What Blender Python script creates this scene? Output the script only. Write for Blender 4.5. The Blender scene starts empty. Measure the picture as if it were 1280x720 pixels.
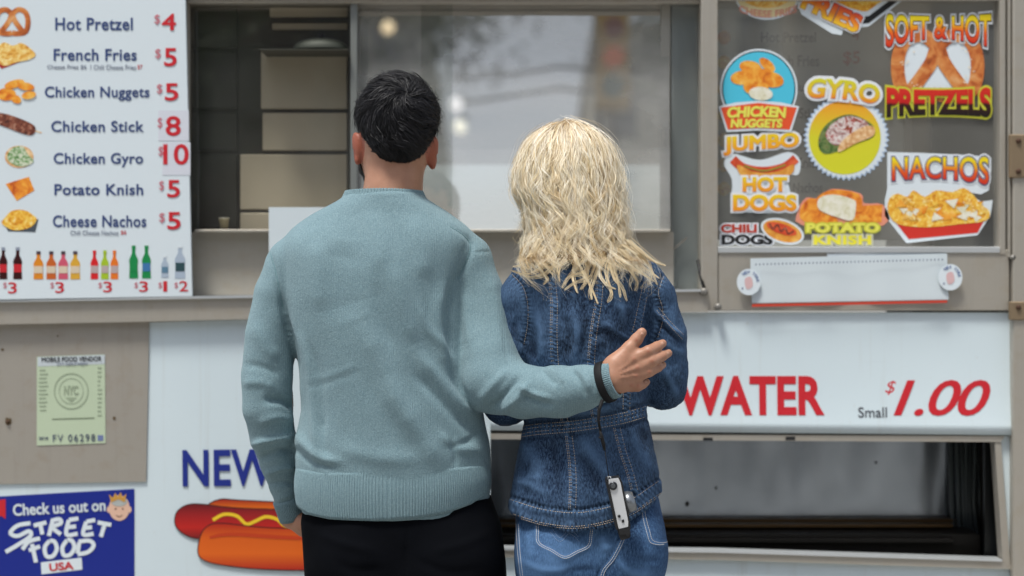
import bpy, math, random, colorsys
import numpy as np
import openvdb
from mathutils import Vector, Matrix
from mathutils.bvhtree import BVHTree
random.seed(7); rng = np.random.default_rng(11)
S = bpy.context.scene
COL = S.collection
# ------------------------------------------------------------------ camera, sky, sun, exposure
F = 2178.0; CY = -4.0; CZ = 1.34          # focal length in 1280-px pixels, camera position
cam_d = bpy.data.cameras.new('camera'); cam = bpy.data.objects.new('camera', cam_d); COL.objects.link(cam)
cam.location = (0, CY, CZ); cam.rotation_euler = (math.radians(90), 0, 0)
cam_d.sensor_width = 36; cam_d.lens = F/1280*36; cam_d.clip_start = .05; cam_d.clip_end = 3000
cam_d.dof.use_dof = True; cam_d.dof.focus_distance = 3.27; cam_d.dof.aperture_fstop = 2.4; cam_d.dof.aperture_blades = 0
S.camera = cam
W = bpy.data.worlds.new('World'); S.world = W; W.use_nodes = True
wn = W.node_tree; wn.nodes.clear()
SUN_EL, SUN_AZ = math.radians(69), math.radians(215)     # azimuth measured from +Y clockwise: behind the camera, to its left
sky = wn.nodes.new('ShaderNodeTexSky'); sky.sky_type = 'NISHITA'; sky.sun_disc = False
sky.sun_elevation = SUN_EL; sky.sun_rotation = SUN_AZ; sky.dust_density = 2.2; sky.air_density = 1.0; sky.ozone_density = 1
bgn = wn.nodes.new('ShaderNodeBackground'); bgn.inputs[1].default_value = .095
wo = wn.nodes.new('ShaderNodeOutputWorld')
hs = wn.nodes.new('ShaderNodeHueSaturation'); hs.inputs['Saturation'].default_value = .55   # overcast: the blue is veiled
wn.links.new(sky.outputs[0], hs.inputs['Color']); wn.links.new(hs.outputs[0], bgn.inputs[0]); wn.links.new(bgn.outputs[0], wo.inputs[0])
sl = bpy.data.lights.new('sun', 'SUN'); sl.energy = 2.1; sl.angle = math.radians(12); sl.color = (1, .985, .93)
so = bpy.data.objects.new('sun', sl); COL.objects.link(so)
sd = Vector((math.sin(SUN_AZ)*math.cos(SUN_EL), math.cos(SUN_AZ)*math.cos(SUN_EL), math.sin(SUN_EL)))
so.rotation_euler = sd.to_track_quat('Z', 'Y').to_euler()
S.view_settings.view_transform = 'Standard'; S.view_settings.look = 'None'; S.view_settings.exposure = 0.88; S.view_settings.gamma = 1
S.render.engine = 'CYCLES'; S.cycles.use_denoising = True; S.cycles.max_bounces = 10; S.cycles.transparent_max_bounces = 12
S.cycles.sample_clamp_indirect = 6
GLASS_CLEAR, GLASS_REFL, GLASS_STICK = .08, .46, .26

# ------------------------------------------------------------------ helpers
def P(px, py, y=0.0):
    d = y - CY
    return Vector(((px-640)/F*d, y, CZ-(py-360)/F*d))
def lin(c):
    if isinstance(c, str): c = tuple(int(c[i:i+2], 16)/255 for i in (0, 2, 4))
    return tuple((v/12.92 if v <= .04045 else ((v+.055)/1.055)**2.4) for v in c)
def col4(c): return (*lin(c), 1)
MATS = {}
def mat(name, c='808080', rough=.6, metal=0., spec=.5, **kw):
    if name in MATS: return MATS[name]
    m = bpy.data.materials.new(name); m.use_nodes = True; MATS[name] = m
    b = m.node_tree.nodes['Principled BSDF']
    b.inputs['Base Color'].default_value = col4(c) if isinstance(c, str) else (*c, 1)
    b.inputs['Roughness'].default_value = rough; b.inputs['Metallic'].default_value = metal
    b.inputs['Specular IOR Level'].default_value = spec
    for k, v in kw.items(): b.inputs[k].default_value = v
    return m
class NB:                                   # little node-building helper
    def __init__(s, m): s.t = m.node_tree; s.b = s.t.nodes['Principled BSDF']
    def n(s, typ, **kw):
        q = s.t.nodes.new(typ)
        for k, v in kw.items(): setattr(q, k, v)
        return q
    def l(s, a, b): s.t.links.new(a, b)
    def coord(s, kind='Object'): return s.n('ShaderNodeTexCoord').outputs[kind]
    def mapping(s, vec, scale=(1,1,1), rot=(0,0,0)):
        q = s.n('ShaderNodeMapping'); q.inputs['Scale'].default_value = scale; q.inputs['Rotation'].default_value = rot
        s.l(vec, q.inputs[0]); return q.outputs[0]
    def noise(s, vec, scale, detail=4, rough=.55, dist=0):
        q = s.n('ShaderNodeTexNoise'); q.inputs['Scale'].default_value = scale; q.inputs['Detail'].default_value = detail
        q.inputs['Roughness'].default_value = rough; q.inputs['Distortion'].default_value = dist
        s.l(vec, q.inputs['Vector']); return q.outputs['Fac']
    def ramp(s, fac, stops, interp='LINEAR'):
        q = s.n('ShaderNodeValToRGB'); q.color_ramp.interpolation = interp
        e = q.color_ramp.elements
        while len(e) < len(stops): e.new(.5)
        for i, (p, c) in enumerate(stops): e[i].position = p; e[i].color = col4(c) if isinstance(c, str) else (*c, 1)
        s.l(fac, q.inputs[0]); return q.outputs['Color']
    def math(s, op, a, b=0.0, clamp=False):
        q = s.n('ShaderNodeMath', operation=op, use_clamp=clamp)
        for i, v in enumerate((a, b)):
            if isinstance(v, (int, float)): q.inputs[i].default_value = v
            else: s.l(v, q.inputs[i])
        return q.outputs[0]
    def mix(s, fac, a, b, blend='MIX'):
        q = s.n('ShaderNodeMix', data_type='RGBA', blend_type=blend)
        for i, v in ((0, fac), (6, a), (7, b)):
            if isinstance(v, (int, float)): q.inputs[i].default_value = v
            elif isinstance(v, str): q.inputs[i].default_value = col4(v)
            elif isinstance(v, tuple): q.inputs[i].default_value = (*v, 1)
            else: s.l(v, q.inputs[i])
        return q.outputs[2]
    def bump(s, h, strength=.3, dist=.001, normal=None):
        q = s.n('ShaderNodeBump'); q.inputs['Strength'].default_value = strength; q.inputs['Distance'].default_value = dist
        s.l(h, q.inputs['Height'])
        if normal is not None: s.l(normal, q.inputs['Normal'])
        return q.outputs[0]
    def attr(s, name, out='Color'): return s.n('ShaderNodeAttribute', attribute_name=name).outputs[out]
    def color(s, c): s.l(c, s.b.inputs['Base Color'])
    def normal(s, n): s.l(n, s.b.inputs['Normal'])
    def rough(s, r): s.l(r, s.b.inputs['Roughness'])

def tagged(o, label=None, cat=None, group=None, kind=None):
    for k, v in (('label', label), ('category', cat), ('group', group), ('kind', kind)):
        if v: o[k] = v
    return o
def thing(name, label, cat, loc=(0,0,0), group=None, kind=None):
    o = bpy.data.objects.new(name, None); o.location = loc; o.empty_display_size = .1; COL.objects.link(o)
    return tagged(o, label, cat, group, kind)
def worldloc(o):
    v = Vector(o.location)
    while o.parent: o = o.parent; v += Vector(o.location)
    return v
def meshobj(name, V, Fc, m, parent=None, smooth=False, label=None, cat=None, group=None, kind=None, mats=None, midx=None):
    """V world coordinates; Fc list of faces or int array (M,k)"""
    V = np.asarray(V, dtype=np.float64).reshape(-1, 3)
    if parent is not None: V = V - np.array(worldloc(parent))
    me = bpy.data.meshes.new(name)
    if isinstance(Fc, np.ndarray):
        k = Fc.shape[1]; n = len(Fc)
        me.vertices.add(len(V)); me.vertices.foreach_set('co', V.astype(np.float32).ravel())
        me.loops.add(n*k); me.loops.foreach_set('vertex_index', Fc.astype(np.int32).ravel())
        me.polygons.add(n); me.polygons.foreach_set('loop_start', np.arange(0, n*k, k, dtype=np.int32))
        me.update(calc_edges=True)
    else:
        me.from_pydata([tuple(v) for v in V], [], Fc); me.update()
    for mm in (mats or [m]): me.materials.append(mm)
    if midx is not None: me.polygons.foreach_set('material_index', np.asarray(midx, dtype=np.int32))
    me.polygons.foreach_set('use_smooth', np.full(len(me.polygons), bool(smooth)))
    o = bpy.data.objects.new(name, me); COL.objects.link(o)
    if parent is not None: o.parent = parent
    return tagged(o, label, cat, group, kind)
class MB:                                   # mesh accumulator in world coordinates
    def __init__(s): s.v = []; s.f = []; s.mi = []; s.cm = 0
    def add(s, v, f):
        b = len(s.v); s.v += [tuple(q) for q in v]; s.f += [tuple(i+b for i in ff) for ff in f]; s.mi += [s.cm]*len(f)
    def box(s, x0, y0, z0, x1, y1, z1, ch=0.0):
        if ch <= 0:
            v = [(x,y,z) for z in (z0,z1) for y in (y0,y1) for x in (x0,x1)]
            s.add(v, [(0,2,3,1),(4,5,7,6),(0,1,5,4),(2,6,7,3),(0,4,6,2),(1,3,7,5)]); return
        v = []; X=(x0,x1); Y=(y0,y1); Z=(z0,z1); sg=(1,-1); idx={}
        for i in (0,1):
            for j in (0,1):
                for k in (0,1):
                    for a in range(3):
                        p = [X[i], Y[j], Z[k]]
                        for b in range(3):
                            if b != a: p[b] += sg[(i,j,k)[b]]*ch
                        idx[i,j,k,a] = len(v); v.append(tuple(p))
        f = []
        for a in range(3):
            b, c = [q for q in range(3) if q != a]
            for e in (0,1):
                def I(p, q, ax):
                    t = [0,0,0]; t[a]=e; t[b]=p; t[c]=q; return idx[t[0],t[1],t[2],ax]
                ff = (I(0,0,a), I(1,0,a), I(1,1,a), I(0,1,a)); f.append(ff)
        for a in range(3):           # edges along axis a
            b, c = [q for q in range(3) if q != a]
            for p in (0,1):
                for q in (0,1):
                    def I(e, ax):
                        t=[0,0,0]; t[a]=e; t[b]=p; t[c]=q; return idx[t[0],t[1],t[2],ax]
                    f.append((I(0,b), I(1,b), I(1,c), I(0,c)))
        for i in (0,1):
            for j in (0,1):
                for k in (0,1): f.append(tuple(idx[i,j,k,a] for a in range(3)))
        s.add(v, f)
    def prism(s, pts, y0, y1):
        """pts: world (x,z) pairs of a closed outline; front face at y0, back at y1"""
        n = len(pts); v = [(x,y0,z) for x,z in pts]+[(x,y1,z) for x,z in pts]
        s.add(v, [tuple(range(n)), tuple(range(2*n-1, n-1, -1))]+[(i, i+n, (i+1)%n+n, (i+1)%n) for i in range(n)])
    def tube(s, pts, r, n=8, cap=True):
        pts = [Vector(p) for p in pts]; R = r if hasattr(r, '__len__') else [r]*len(pts)
        b = len(s.v); up = None; rings = []
        for i, p in enumerate(pts):
            t = (pts[min(i+1, len(pts)-1)]-pts[max(i-1, 0)]).normalized()
            if up is None: up = Vector((0,0,1)) if abs(t.z) < .9 else Vector((1,0,0))
            sde = t.cross(up).normalized(); up = sde.cross(t).normalized()
            rings.append([p+(sde*math.cos(a)+up*math.sin(a))*R[i] for a in [2*math.pi*k/n for k in range(n)]])
        v = [q for r_ in rings for q in r_]
        f = [(i*n+k, i*n+(k+1)%n, (i+1)*n+(k+1)%n, (i+1)*n+k) for i in range(len(pts)-1) for k in range(n)]
        if cap: f += [tuple(range(n-1,-1,-1)), tuple((len(pts)-1)*n+k for k in range(n))]
        s.add(v, f)
    def build(s, name, m, parent=None, smooth=False, mats=None, **kw):
        o = meshobj(name, s.v, s.f, m, parent, smooth, mats=mats, midx=s.mi if mats else None, **kw)
        import bmesh
        bm = bmesh.new(); bm.from_mesh(o.data); bmesh.ops.recalc_face_normals(bm, faces=bm.faces); bm.to_mesh(o.data); bm.free()
        return o
def xz(pts, y): return [(P(a, b, y).x, P(a, b, y).z) for a, b in pts]
def pxprism(name, pts, y0, y1, m, parent=None, **kw):      # outline in photo pixels on the plane y0
    b = MB(); b.prism(xz(pts, y0), y0, y1); return b.build(name, m, parent, **kw)
def pxbox(name, px0, py0, px1, py1, y0, y1, m, parent=None, ch=.0015, **kw):
    a = P(px0, py1, y0); c = P(px1, py0, y0); b = MB(); b.box(a.x, y0, a.z, c.x, y1, c.z, ch); return b.build(name, m, parent, **kw)

# ------------------------------------------------------------------ materials
def steel(name, base, rough=.38, metal=.75, brush=(220, 220, 6), dirt=.35, vertical=False):
    m = mat(name, base, rough, metal); q = NB(m); co = q.coord()
    br = q.noise(q.mapping(co, (6, 60, 420) if not vertical else (420, 60, 6)), 1, 3, .6)
    big = q.noise(co, 3.2, 5, .6, .4); fine = q.noise(co, 26, 5, .65)
    c0 = lin(base); dk = tuple(v*(1-dirt) for v in c0); br_ = (c0[0]*.82, c0[1]*.74, c0[2]*.62)
    c = q.mix(q.math('MULTIPLY', big, .55), c0, dk)
    c = q.mix(q.ramp(fine, [(.52, (0,0,0)), (.78, (.55,.55,.55))]), c, br_); dr = q.noise(q.mapping(co, (40, 40, 1.4)), 1, 5, .7); c = q.mix(q.ramp(dr, [(.52, (0,0,0)), (.75, (.26,.26,.26))]), c, tuple(v*.65 for v in c0))
    q.color(c); q.rough(q.math('ADD', q.math('MULTIPLY', big, .3), rough-.12))
    q.normal(q.bump(q.math('ADD', br, q.math('MULTIPLY', big, 3.)), .25, .0008)); return m
STEEL = steel('dull_stainless', 'b6b0a5', .42, .4, dirt=.25); STEEL2 = steel('panel_stainless', 'a9a399', .5, .3, dirt=.18)
STEELD = steel('dark_stainless', '87847e', .45, .4)
def vinylm():
    m = mat('white_vinyl', 'dfe3e8', .32, 0, .5); q = NB(m); co = q.coord()
    big = q.noise(co, 2.1, 4); f = q.noise(co, 38, 6, .7)
    c = q.mix(big, 'd9e6ea', 'cddbe1'); c = q.mix(q.ramp(f, [(.64, (0,0,0)), (.8, (.4,.4,.4))]), c, 'b5b3ac')
    dr = q.noise(q.mapping(co, (26, 26, .9)), 1, 5, .7); c = q.mix(q.ramp(dr, [(.56, (0,0,0)), (.75, (.22,.22,.22))]), c, 'a39c8c')
    sc_ = q.noise(q.mapping(co, (4, 1, 140), (0, .5, 0)), 1, 2, .5); c = q.mix(q.ramp(sc_, [(.74, (0,0,0)), (.8, (.3,.3,.3))]), c, 'aeb2b6')
    q.color(c); q.normal(q.bump(q.noise(co, 5, 3), .15, .004)); return m
VINYL = vinylm()
WHITE = mat('white_print', 'dce5ea', .45); PAPER = mat('white_paper', 'd0dade', .6)
NAVY = mat('navy_ink', '34497c', .5); RED = mat('red_ink', 'c8202c', .45); BLUE = mat('blue_ink', '142a86', .45)
GREY = mat('grey_ink', '8b93a4', .6); BLACK = mat('black_ink', '17181a', .5); DKGREY = mat('dark_grey_ink', '4c5058', .6)
RUBBER = mat('black_rubber', '141414', .6)
def grad(name, stops, rough=.4):
    m = mat(name, 'ffffff', rough); q = NB(m); v = q.attr('v', 'Fac'); co = q.coord()
    v = q.math('ADD', v, q.math('MULTIPLY', q.math('SUBTRACT', q.noise(co, 60, 2), .5), .12))
    q.color(q.ramp(v, stops)); return m
FIRE = grad('fire_lettering', [(0, 'd0281c'), (.4, 'e8601e'), (.85, 'f2d81e')])
FIRE2 = grad('pretzel_lettering', [(0, '16120c'), (.42, '3a120c'), (.5, 'c41c18'), (1, 'd83020')])
YELO = grad('yellow_orange_lettering', [(0, 'f09020'), (.5, 'f4b224'), (1, 'f2d222')])
ORYE = grad('fries_lettering', [(0, 'f4cc30'), (.5, 'f08426'), (1, 'e0402a')])
GYRL = grad('gyro_lettering', [(0, 'ee7a2a'), (.3, 'e8b428'), (1, 'd8d832')])
GYRBG = grad('gyro_disc', [(0, 'd6d62c'), (.5, 'd8d22c'), (1, 'f09c28')])
YEL = mat('yellow_print', 'e6dc3a', .4); LYEL = mat('light_yellow_print', 'ece860', .4); YOUT = mat('olive_outline', 'c6b41e', .4)
CYAN = mat('cyan_print', '4fc4e0', .4); ORANGE = mat('orange_print', 'e8562c', .4)
def food(name, cols, scale=120, dist=.6, rough=.5, lo=.3, hi=.7):
    m = mat(name, cols[0], rough); q = NB(m); co = q.coord()
    f = q.noise(co, scale, 4, .6, dist); n = len(cols)
    q.color(q.ramp(f, [(lo+(hi-lo)*i/(n-1), c) for i, c in enumerate(cols)])); return m
PRETZ = food('pretzel_print', ['8a3c14', 'c0642a', 'd68a48', 'e0a870'], 30)
FRIES = food('fries_print', ['b8701c', 'e6a63c', 'f4d27a', 'f8e6ae'], 75, 1.5)
NUGG = food('nugget_print', ['c85a10', 'ea8a1c', 'f4b040', 'f8cc70'], 38)
MEAT = food('meat_print', ['2c1410', '5a2a1e', '8a4a34', 'c49a80'], 90)
SALAD = food('salad_print', ['2e5a2a', '6a9a56', 'cfd8bc', 'e8ded0'], 130)
CHEESE = food('nacho_print', ['c06a14', 'e8a024', 'f6cc52', 'f6e2a4'], 80, 1.2)
KNISH = food('knish_print', ['b84a14', 'e07a1e', 'f2a032', 'f4b84c'], 45)
CREAM = food('cream_print', ['cfc8a0', 'e0dcc0', 'ece8d6', 'f2efe2'], 60)
TORT = food('tortilla_print', ['b8783c', 'd8a066', 'ecc898', 'f0d8b0'], 90)
TOPP = food('gyro_topping_print', ['3a5a24', 'a8281e', 'e8e2dc', '8a2a20', 'efeae6'], 55, .8)
LETT = food('lettuce_print', ['24401c', '4a6a30', '7a8a50', '5a3a24'], 80)
BUN = food('bun_print', ['c8741e', 'e09838', 'f0bc5c'], 40)
SAUS = food('sausage_print', ['c03a18', 'd8502a', 'e46a3c'], 50)

# ------------------------------------------------------------------ flat print tools (all in photo pixels, laid on a plane at depth y)
def setv(o, lo, hi, axis=2):
    me = o.data; n = len(me.vertices); c = np.empty(n*3, dtype=np.float32); me.vertices.foreach_get('co', c)
    z = c.reshape(-1, 3)[:, axis]; a = me.attributes.new('v', 'FLOAT', 'POINT')
    a.data.foreach_set('value', np.clip((z-lo)/max(hi-lo, 1e-6), -1, 2).astype(np.float32))
def islands(n, Fc):                       # number the loose pieces, so that overlapping letters never share a plane
    par = list(range(n))
    def find(a):
        while par[a] != a: par[a] = par[par[a]]; a = par[a]
        return a
    for f in Fc:
        r = find(f[0])
        for i in f[1:]:
            q = find(i)
            if q != r: par[q] = r
    m = {}; return np.array([m.setdefault(find(i), len(m)) for i in range(n)], float)
def stick(o, yfun, y0=-.012):                       # press a flat print onto a curved sheet: yfun(pixel row) -> depth
    off = worldloc(o)
    for v in o.data.vertices:
        w = v.co+off; py = 360-(w.z-CZ)*F/(w.y-CY); v.co.y = yfun(py)-off.y+(w.y-y0)
    return o
_tc = {}
def textpts(s, off, shear, spacing=1.0, res=4):
    k = (s, off, shear, spacing)
    if k in _tc: return _tc[k]
    c = bpy.data.curves.new('t', 'FONT'); c.body = s; c.bevel_depth = max(off, .002); c.bevel_resolution = 1; c.shear = shear; c.resolution_u = res; c.space_character = spacing
    o = bpy.data.objects.new('t', c); COL.objects.link(o)
    dg = bpy.context.evaluated_depsgraph_get(); me = bpy.data.meshes.new_from_object(o.evaluated_get(dg))
    V = np.array([v.co[:] for v in me.vertices]); Fc = [tuple(p.vertices) for p in me.polygons]
    bpy.data.objects.remove(o); bpy.data.curves.remove(c); bpy.data.meshes.remove(me)
    _tc[k] = (V, Fc); return _tc[k]
def text(s, box, y, m, parent, off=0., shear=0., warp=None, rot=0., bold=0., name='lettering', gradv=False, spacing=1.0, label=None, ref=None):
    """box=(x0,y0,x1,y1) px of the text's ink; off = extra outline; bold = part of the letters themselves"""
    V0, _ = textpts(s, bold, shear, spacing); V3, Fc = textpts(s, bold+off, shear, spacing); V = V3[:, :2]
    zr = V3[:, 2]/max(np.abs(V3[:, 2]).max(), 1e-6)*.00014     # print thickness, slightly domed
    lo, hi = V0.min(0)[:2], V0.max(0)[:2]
    uv = (V-lo)/(hi-lo); isl = islands(len(V), Fc)
    x0, y0, x1, y1 = box
    X = x0+uv[:,0]*(x1-x0); Y = y1-uv[:,1]*(y1-y0)
    if warp: X, Y = warp(uv[:,0], uv[:,1], X, Y)
    if rot:
        cx, cy = (x0+x1)/2, (y0+y1)/2; c, s_ = math.cos(math.radians(rot)), math.sin(math.radians(rot))
        X, Y = cx+(X-cx)*c+(Y-cy)*s_, cy-(X-cx)*s_+(Y-cy)*c
    d = y-CY
    W3 = np.stack([(X-640)/F*d, y-zr-isl*.00001, CZ-(Y-360)/F*d], 1)
    o = meshobj(name, W3, Fc, m, parent, label=label)
    if gradv:
        a = o.data.attributes.new('v', 'FLOAT', 'POINT'); a.data.foreach_set('value', uv[:,1].astype(np.float32))
    return o
def shape(pts, y, m, parent, name='print', th=.0002, gradv=False, **kw):
    b = MB(); b.prism(xz(pts, y), y, y+th); o = b.build(name, m, parent, **kw)
    if gradv:
        zs = [v.co.z for v in o.data.vertices]; setv(o, min(zs), max(zs))
    return o
def ell(cx, cy, rx, ry, n=28, rot=0, a0=0, a1=360):
    r = math.radians(rot); o = []
    full = (a1-a0) >= 360
    for i in range(n if full else n+1):
        a = math.radians(a0+(a1-a0)*i/n); x, y = rx*math.cos(a), ry*math.sin(a)
        o.append((cx+x*math.cos(r)-y*math.sin(r), cy+x*math.sin(r)+y*math.cos(r)))
    return o
def smooth2(pts, n=6, closed=False):
    pts = [np.array(p, float) for p in pts]; o = []; N = len(pts); rng_ = range(N if closed else N-1)
    for i in rng_:
        g = (lambda k: pts[k % N]) if closed else (lambda k: pts[min(max(k, 0), N-1)])
        p0, p1, p2, p3 = g(i-1), g(i), g(i+1), g(i+2)
        for j in range(n):
            t = j/n; o.append(tuple(.5*((2*p1)+(-p0+p2)*t+(2*p0-5*p1+4*p2-p3)*t*t+(-p0+3*p1-3*p2+p3)*t**3)))
    if not closed: o.append(tuple(pts[-1]))
    return o
def stroke(pts, w, closed=False):
    """outline polygon of a thick line"""
    L, R = [], []; N = len(pts); Wd = w if hasattr(w, '__len__') else [w]*N
    for i, p in enumerate(pts):
        a = pts[max(i-1, 0)]; b = pts[min(i+1, N-1)]; dx, dy = b[0]-a[0], b[1]-a[1]; l = math.hypot(dx, dy) or 1
        L.append((p[0]-dy/l*Wd[i]/2, p[1]+dx/l*Wd[i]/2)); R.append((p[0]+dy/l*Wd[i]/2, p[1]-dx/l*Wd[i]/2))
    def cap(c, fr, w):
        a0 = math.atan2(fr[1]-c[1], fr[0]-c[0]); return [(c[0]+math.cos(a0-math.pi*k/5)*w/2, c[1]+math.sin(a0-math.pi*k/5)*w/2) for k in range(1, 5)]
    return L+cap(pts[-1], L[-1], Wd[-1])+R[::-1]+cap(pts[0], R[0], Wd[0])
def ribbon(pts, w, y, m, parent, name='print', **kw):       # thick line built as quads (safe for self-crossing shapes)
    N = len(pts); Wd = w if hasattr(w, '__len__') else [w]*N; v = []; d = y-CY
    for i, p in enumerate(pts):
        a = pts[max(i-1, 0)]; b = pts[min(i+1, N-1)]; dx, dy = b[0]-a[0], b[1]-a[1]; l = math.hypot(dx, dy) or 1
        for sgn in (1, -1):
            q = P(p[0]-dy/l*Wd[i]/2*sgn, p[1]+dx/l*Wd[i]/2*sgn, y); v.append(q)
    f = [(2*i, 2*i+1, 2*i+3, 2*i+2) for i in range(N-1)]
    return meshobj(name, v, f, m, parent, **kw)
def pretzel(cx, cy, w, h, tw, y, m, parent, rot=0):
    k = [(-.12,.5),(-.42,.42),(-.5,0),(-.42,-.38),(-.2,-.5),(0,-.3),(.08,-.05),(.22,.22),(.36,.46)]
    r = math.radians(rot)
    for sgn in (1, -1):
        pts = smooth2([(cx+(a*w*math.cos(r)*sgn-b*h*math.sin(r)), cy+(a*w*sgn*math.sin(r)+b*h*math.cos(r))) for a, b in [(.0,.46)]+k], 6)
        ribbon(pts, tw, y-(.0003 if sgn > 0 else 0), m, parent, 'pretzel')
# ------------------------------------------------------------------ ground and street behind the camera (mirrored in the glass)
def groundm():
    m = mat('concrete_pavement', '8f8d88', .9); q = NB(m); co = q.coord()
    q.color(q.mix(q.noise(co, 1.3, 6), '7c7a76', 'a19e98')); q.normal(q.bump(q.noise(co, 60, 5), .4, .002)); return m
PAVE = groundm()
ASPH = mat('asphalt', (.06,.06,.062), .9); q = NB(ASPH); q.color(q.mix(q.noise(q.coord(), 2, 6), (.045,.045,.047), (.08,.08,.08)))
def sheet(name, x0, y0, x1, y1, z, m, kind='structure', **kw):
    return meshobj(name, [(x0,y0,z),(x1,y0,z),(x1,y1,z),(x0,y1,z)], [(0,1,2,3)], m, kind=kind, **kw)
sheet('ground', -900, -900, 900, 900, -.16, mat('far_ground', '77756f', .95))
def boxobj(name, a, b, m, parent=None, ch=0, **kw):
    q = MB(); q.box(a[0], a[1], a[2], b[0], b[1], b[2], ch); return q.build(name, m, parent, **kw)
boxobj('pavement', (-60, -8.2, -.3), (60, 14, -.002), PAVE, kind='structure')
kerb = MB(); kerb.box(-60, -8.5, -.3, 60, -8.203, 0, .01); kerb.build('kerb', mat('granite_kerb', '9a9892', .8), kind='structure')
sheet('road', -60, -20, 60, -8.45, -.13, ASPH)
sheet('avenue', -5, -300, 7, -20.1, -.126, ASPH)
boxobj('far_pavement', (-60, -26, -.3), (-5.1, -20, -.01), PAVE, kind='structure')
boxobj('far_pavement', (7.1, -26, -.3), (60, -20, -.01), PAVE, kind='structure')
for i in range(9):
    x = -20+i*5
    sheet('lane_marking', x, -14.3, x+2, -14.18, -.126, mat('road_paint', 'c8c8c4', .8))
BRK = [mat('pale_limestone', 'b9b1a2', .85), mat('brown_brick', '5a4438', .9), mat('grey_stone', '8d8b86', .85), mat('cream_render', 'c9c4b6', .9)]
GLZ = mat('building_glass', '20282e', .1, 0, .8)
wmesh = {}
def building(x0, y0, x1, y1, h, m, label, side):
    t = thing('building', label, 'building', ((x0+x1)/2, (y0+y1)/2, 0), 'buildings across the street')
    b = MB(); b.box(x0, y0, -.3, x1, y1, h); b.box(x0-.15, y0-.15, h, x1+.15, y1+.15, h+.5); b.build('wall', m, t)
    nx = max(2, int((x1-x0)/2.6)); nz = int((h-1)/3.4)
    for i in range(nx):
        for k in range(nz):
            cx = x0+(i+.5)*(x1-x0)/nx; z = .9+k*3.4
            if 'w' not in wmesh:
                q = MB(); q.box(-.55, -.06, 0, .55, .03, 1.9); o = q.build('window', GLZ); wmesh['w'] = o.data
            else: o = bpy.data.objects.new('window', wmesh['w']); COL.objects.link(o)
            o.parent = t
            o.location = Vector((cx, y1+.02, z))-Vector(t.location)
building(-34, -44, -5.6, -27, 16, BRK[1], 'dark brown brick building across the street, left of the avenue', 0)
building(7.4, -44, 30, -27, 15, BRK[0], 'pale limestone building across the street, right of the avenue', 0)
building(-34, -110, -4.3, -70, 30, BRK[2], 'grey stone building further down the avenue on the left', 0)
building(3.6, -110, 30, -70, 26, BRK[3], 'cream rendered building further down the avenue on the right', 0)
LEAF = mat('street_tree_leaf', (.06,.10,.035), .6); BARK = mat('street_tree_bark', (.09,.07,.055), .9)
def street_tree(x, y, h, r, label):
    t = thing('street_tree', label, 'tree', (x, y, 0), 'street trees along the avenue')
    b = MB(); b.tube([(x,y,-.2),(x+.1,y,h*.3),(x,y+.1,h*.55),(x+.1,y,h*.85)], [.2,.15,.12,.04], 8)
    for a in range(7):
        an = a*.9; b.tube([(x,y,h*.42+a*.2),(x+math.cos(an)*r*.4,y+math.sin(an)*r*.4,h*.62+a*.12),(x+math.cos(an)*r*.75,y+math.sin(an)*r*.75,h*.72+a*.15)], [.07,.05,.015], 6)
    b.build('trunk', BARK, t, True)
    n = 3800; cl = rng.normal(size=(26, 3)); cl /= np.linalg.norm(cl, axis=1)[:, None]; cl *= rng.uniform(.35, 1, (26, 1))
    c = cl[rng.integers(0, 26, n)]*np.array([r, r, r*.62])+rng.normal(size=(n, 3))*r*.17+np.array([x, y, h*.78])
    a = rng.normal(size=(n, 3)); a /= np.linalg.norm(a, axis=1)[:, None]; bb = np.cross(a, rng.normal(size=(n, 3))); bb /= np.linalg.norm(bb, axis=1)[:, None]
    s = .13; V = np.stack([c-a*s, c+bb*s*.6, c+a*s, c-bb*s*.6], 1).reshape(-1, 3)
    meshobj('crown', V, np.arange(4*n, dtype=np.int32).reshape(-1, 4), LEAF, t, kind='stuff')
street_tree(-6.2, -24, 8.6, 2.4, 'leafy street tree at the left corner of the avenue')
street_tree(-4.4, -40, 21, 4.6, 'tall street tree arching over the left of the avenue')
street_tree(6.2, -41, 22, 4.8, 'tall street tree arching over the right of the avenue')
street_tree(-8.6, -23, 8.2, 2.8, 'dense street tree before the brown brick building')
def emis(name, c, s):
    m = mat(name, c, .4); b = m.node_tree.nodes['Principled BSDF']; b.inputs['Emission Color'].default_value = col4(c); b.inputs['Emission Strength'].default_value = s; return m
def lamp(x, y, z, r, c, s, label):
    t = thing('street_lamp', label, 'street lamp', (x, y, 0), 'lit street lamps along the avenue')
    b = MB(); b.tube([(x+2.6,y,-.15),(x+2.6,y,z*.6),(x+2.5,y,z+.35),(x+1.2,y,z+.5),(x,y,z+.3)], [.07,.05,.04,.025,.02], 8); b.build('pole', RUBBER, t, True)
    b = MB(); b.tube([(x,y,z-r),(x,y,z-r*.7),(x,y,z),(x,y,z+r*.7),(x,y,z+r)], [r*.3,r*.75,r,r*.75,r*.3], 12); b.build('lamp_globe', emis(c+'_lamp', c, s), t, True)
lamp(-1.52, -16, 7.55, .085, 'ffe8c0', .9, 'warm white street lamp on the left of the avenue, highest')
lamp(-.66, -16, 6.55, .085, 'f4f6ff', 1.0, 'cool white street lamp, near the avenue middle')
lamp(-.64, -16.6, 6.44, .08, 'fffff4', 1.0, 'white street lamp just below the cool white one')
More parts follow.
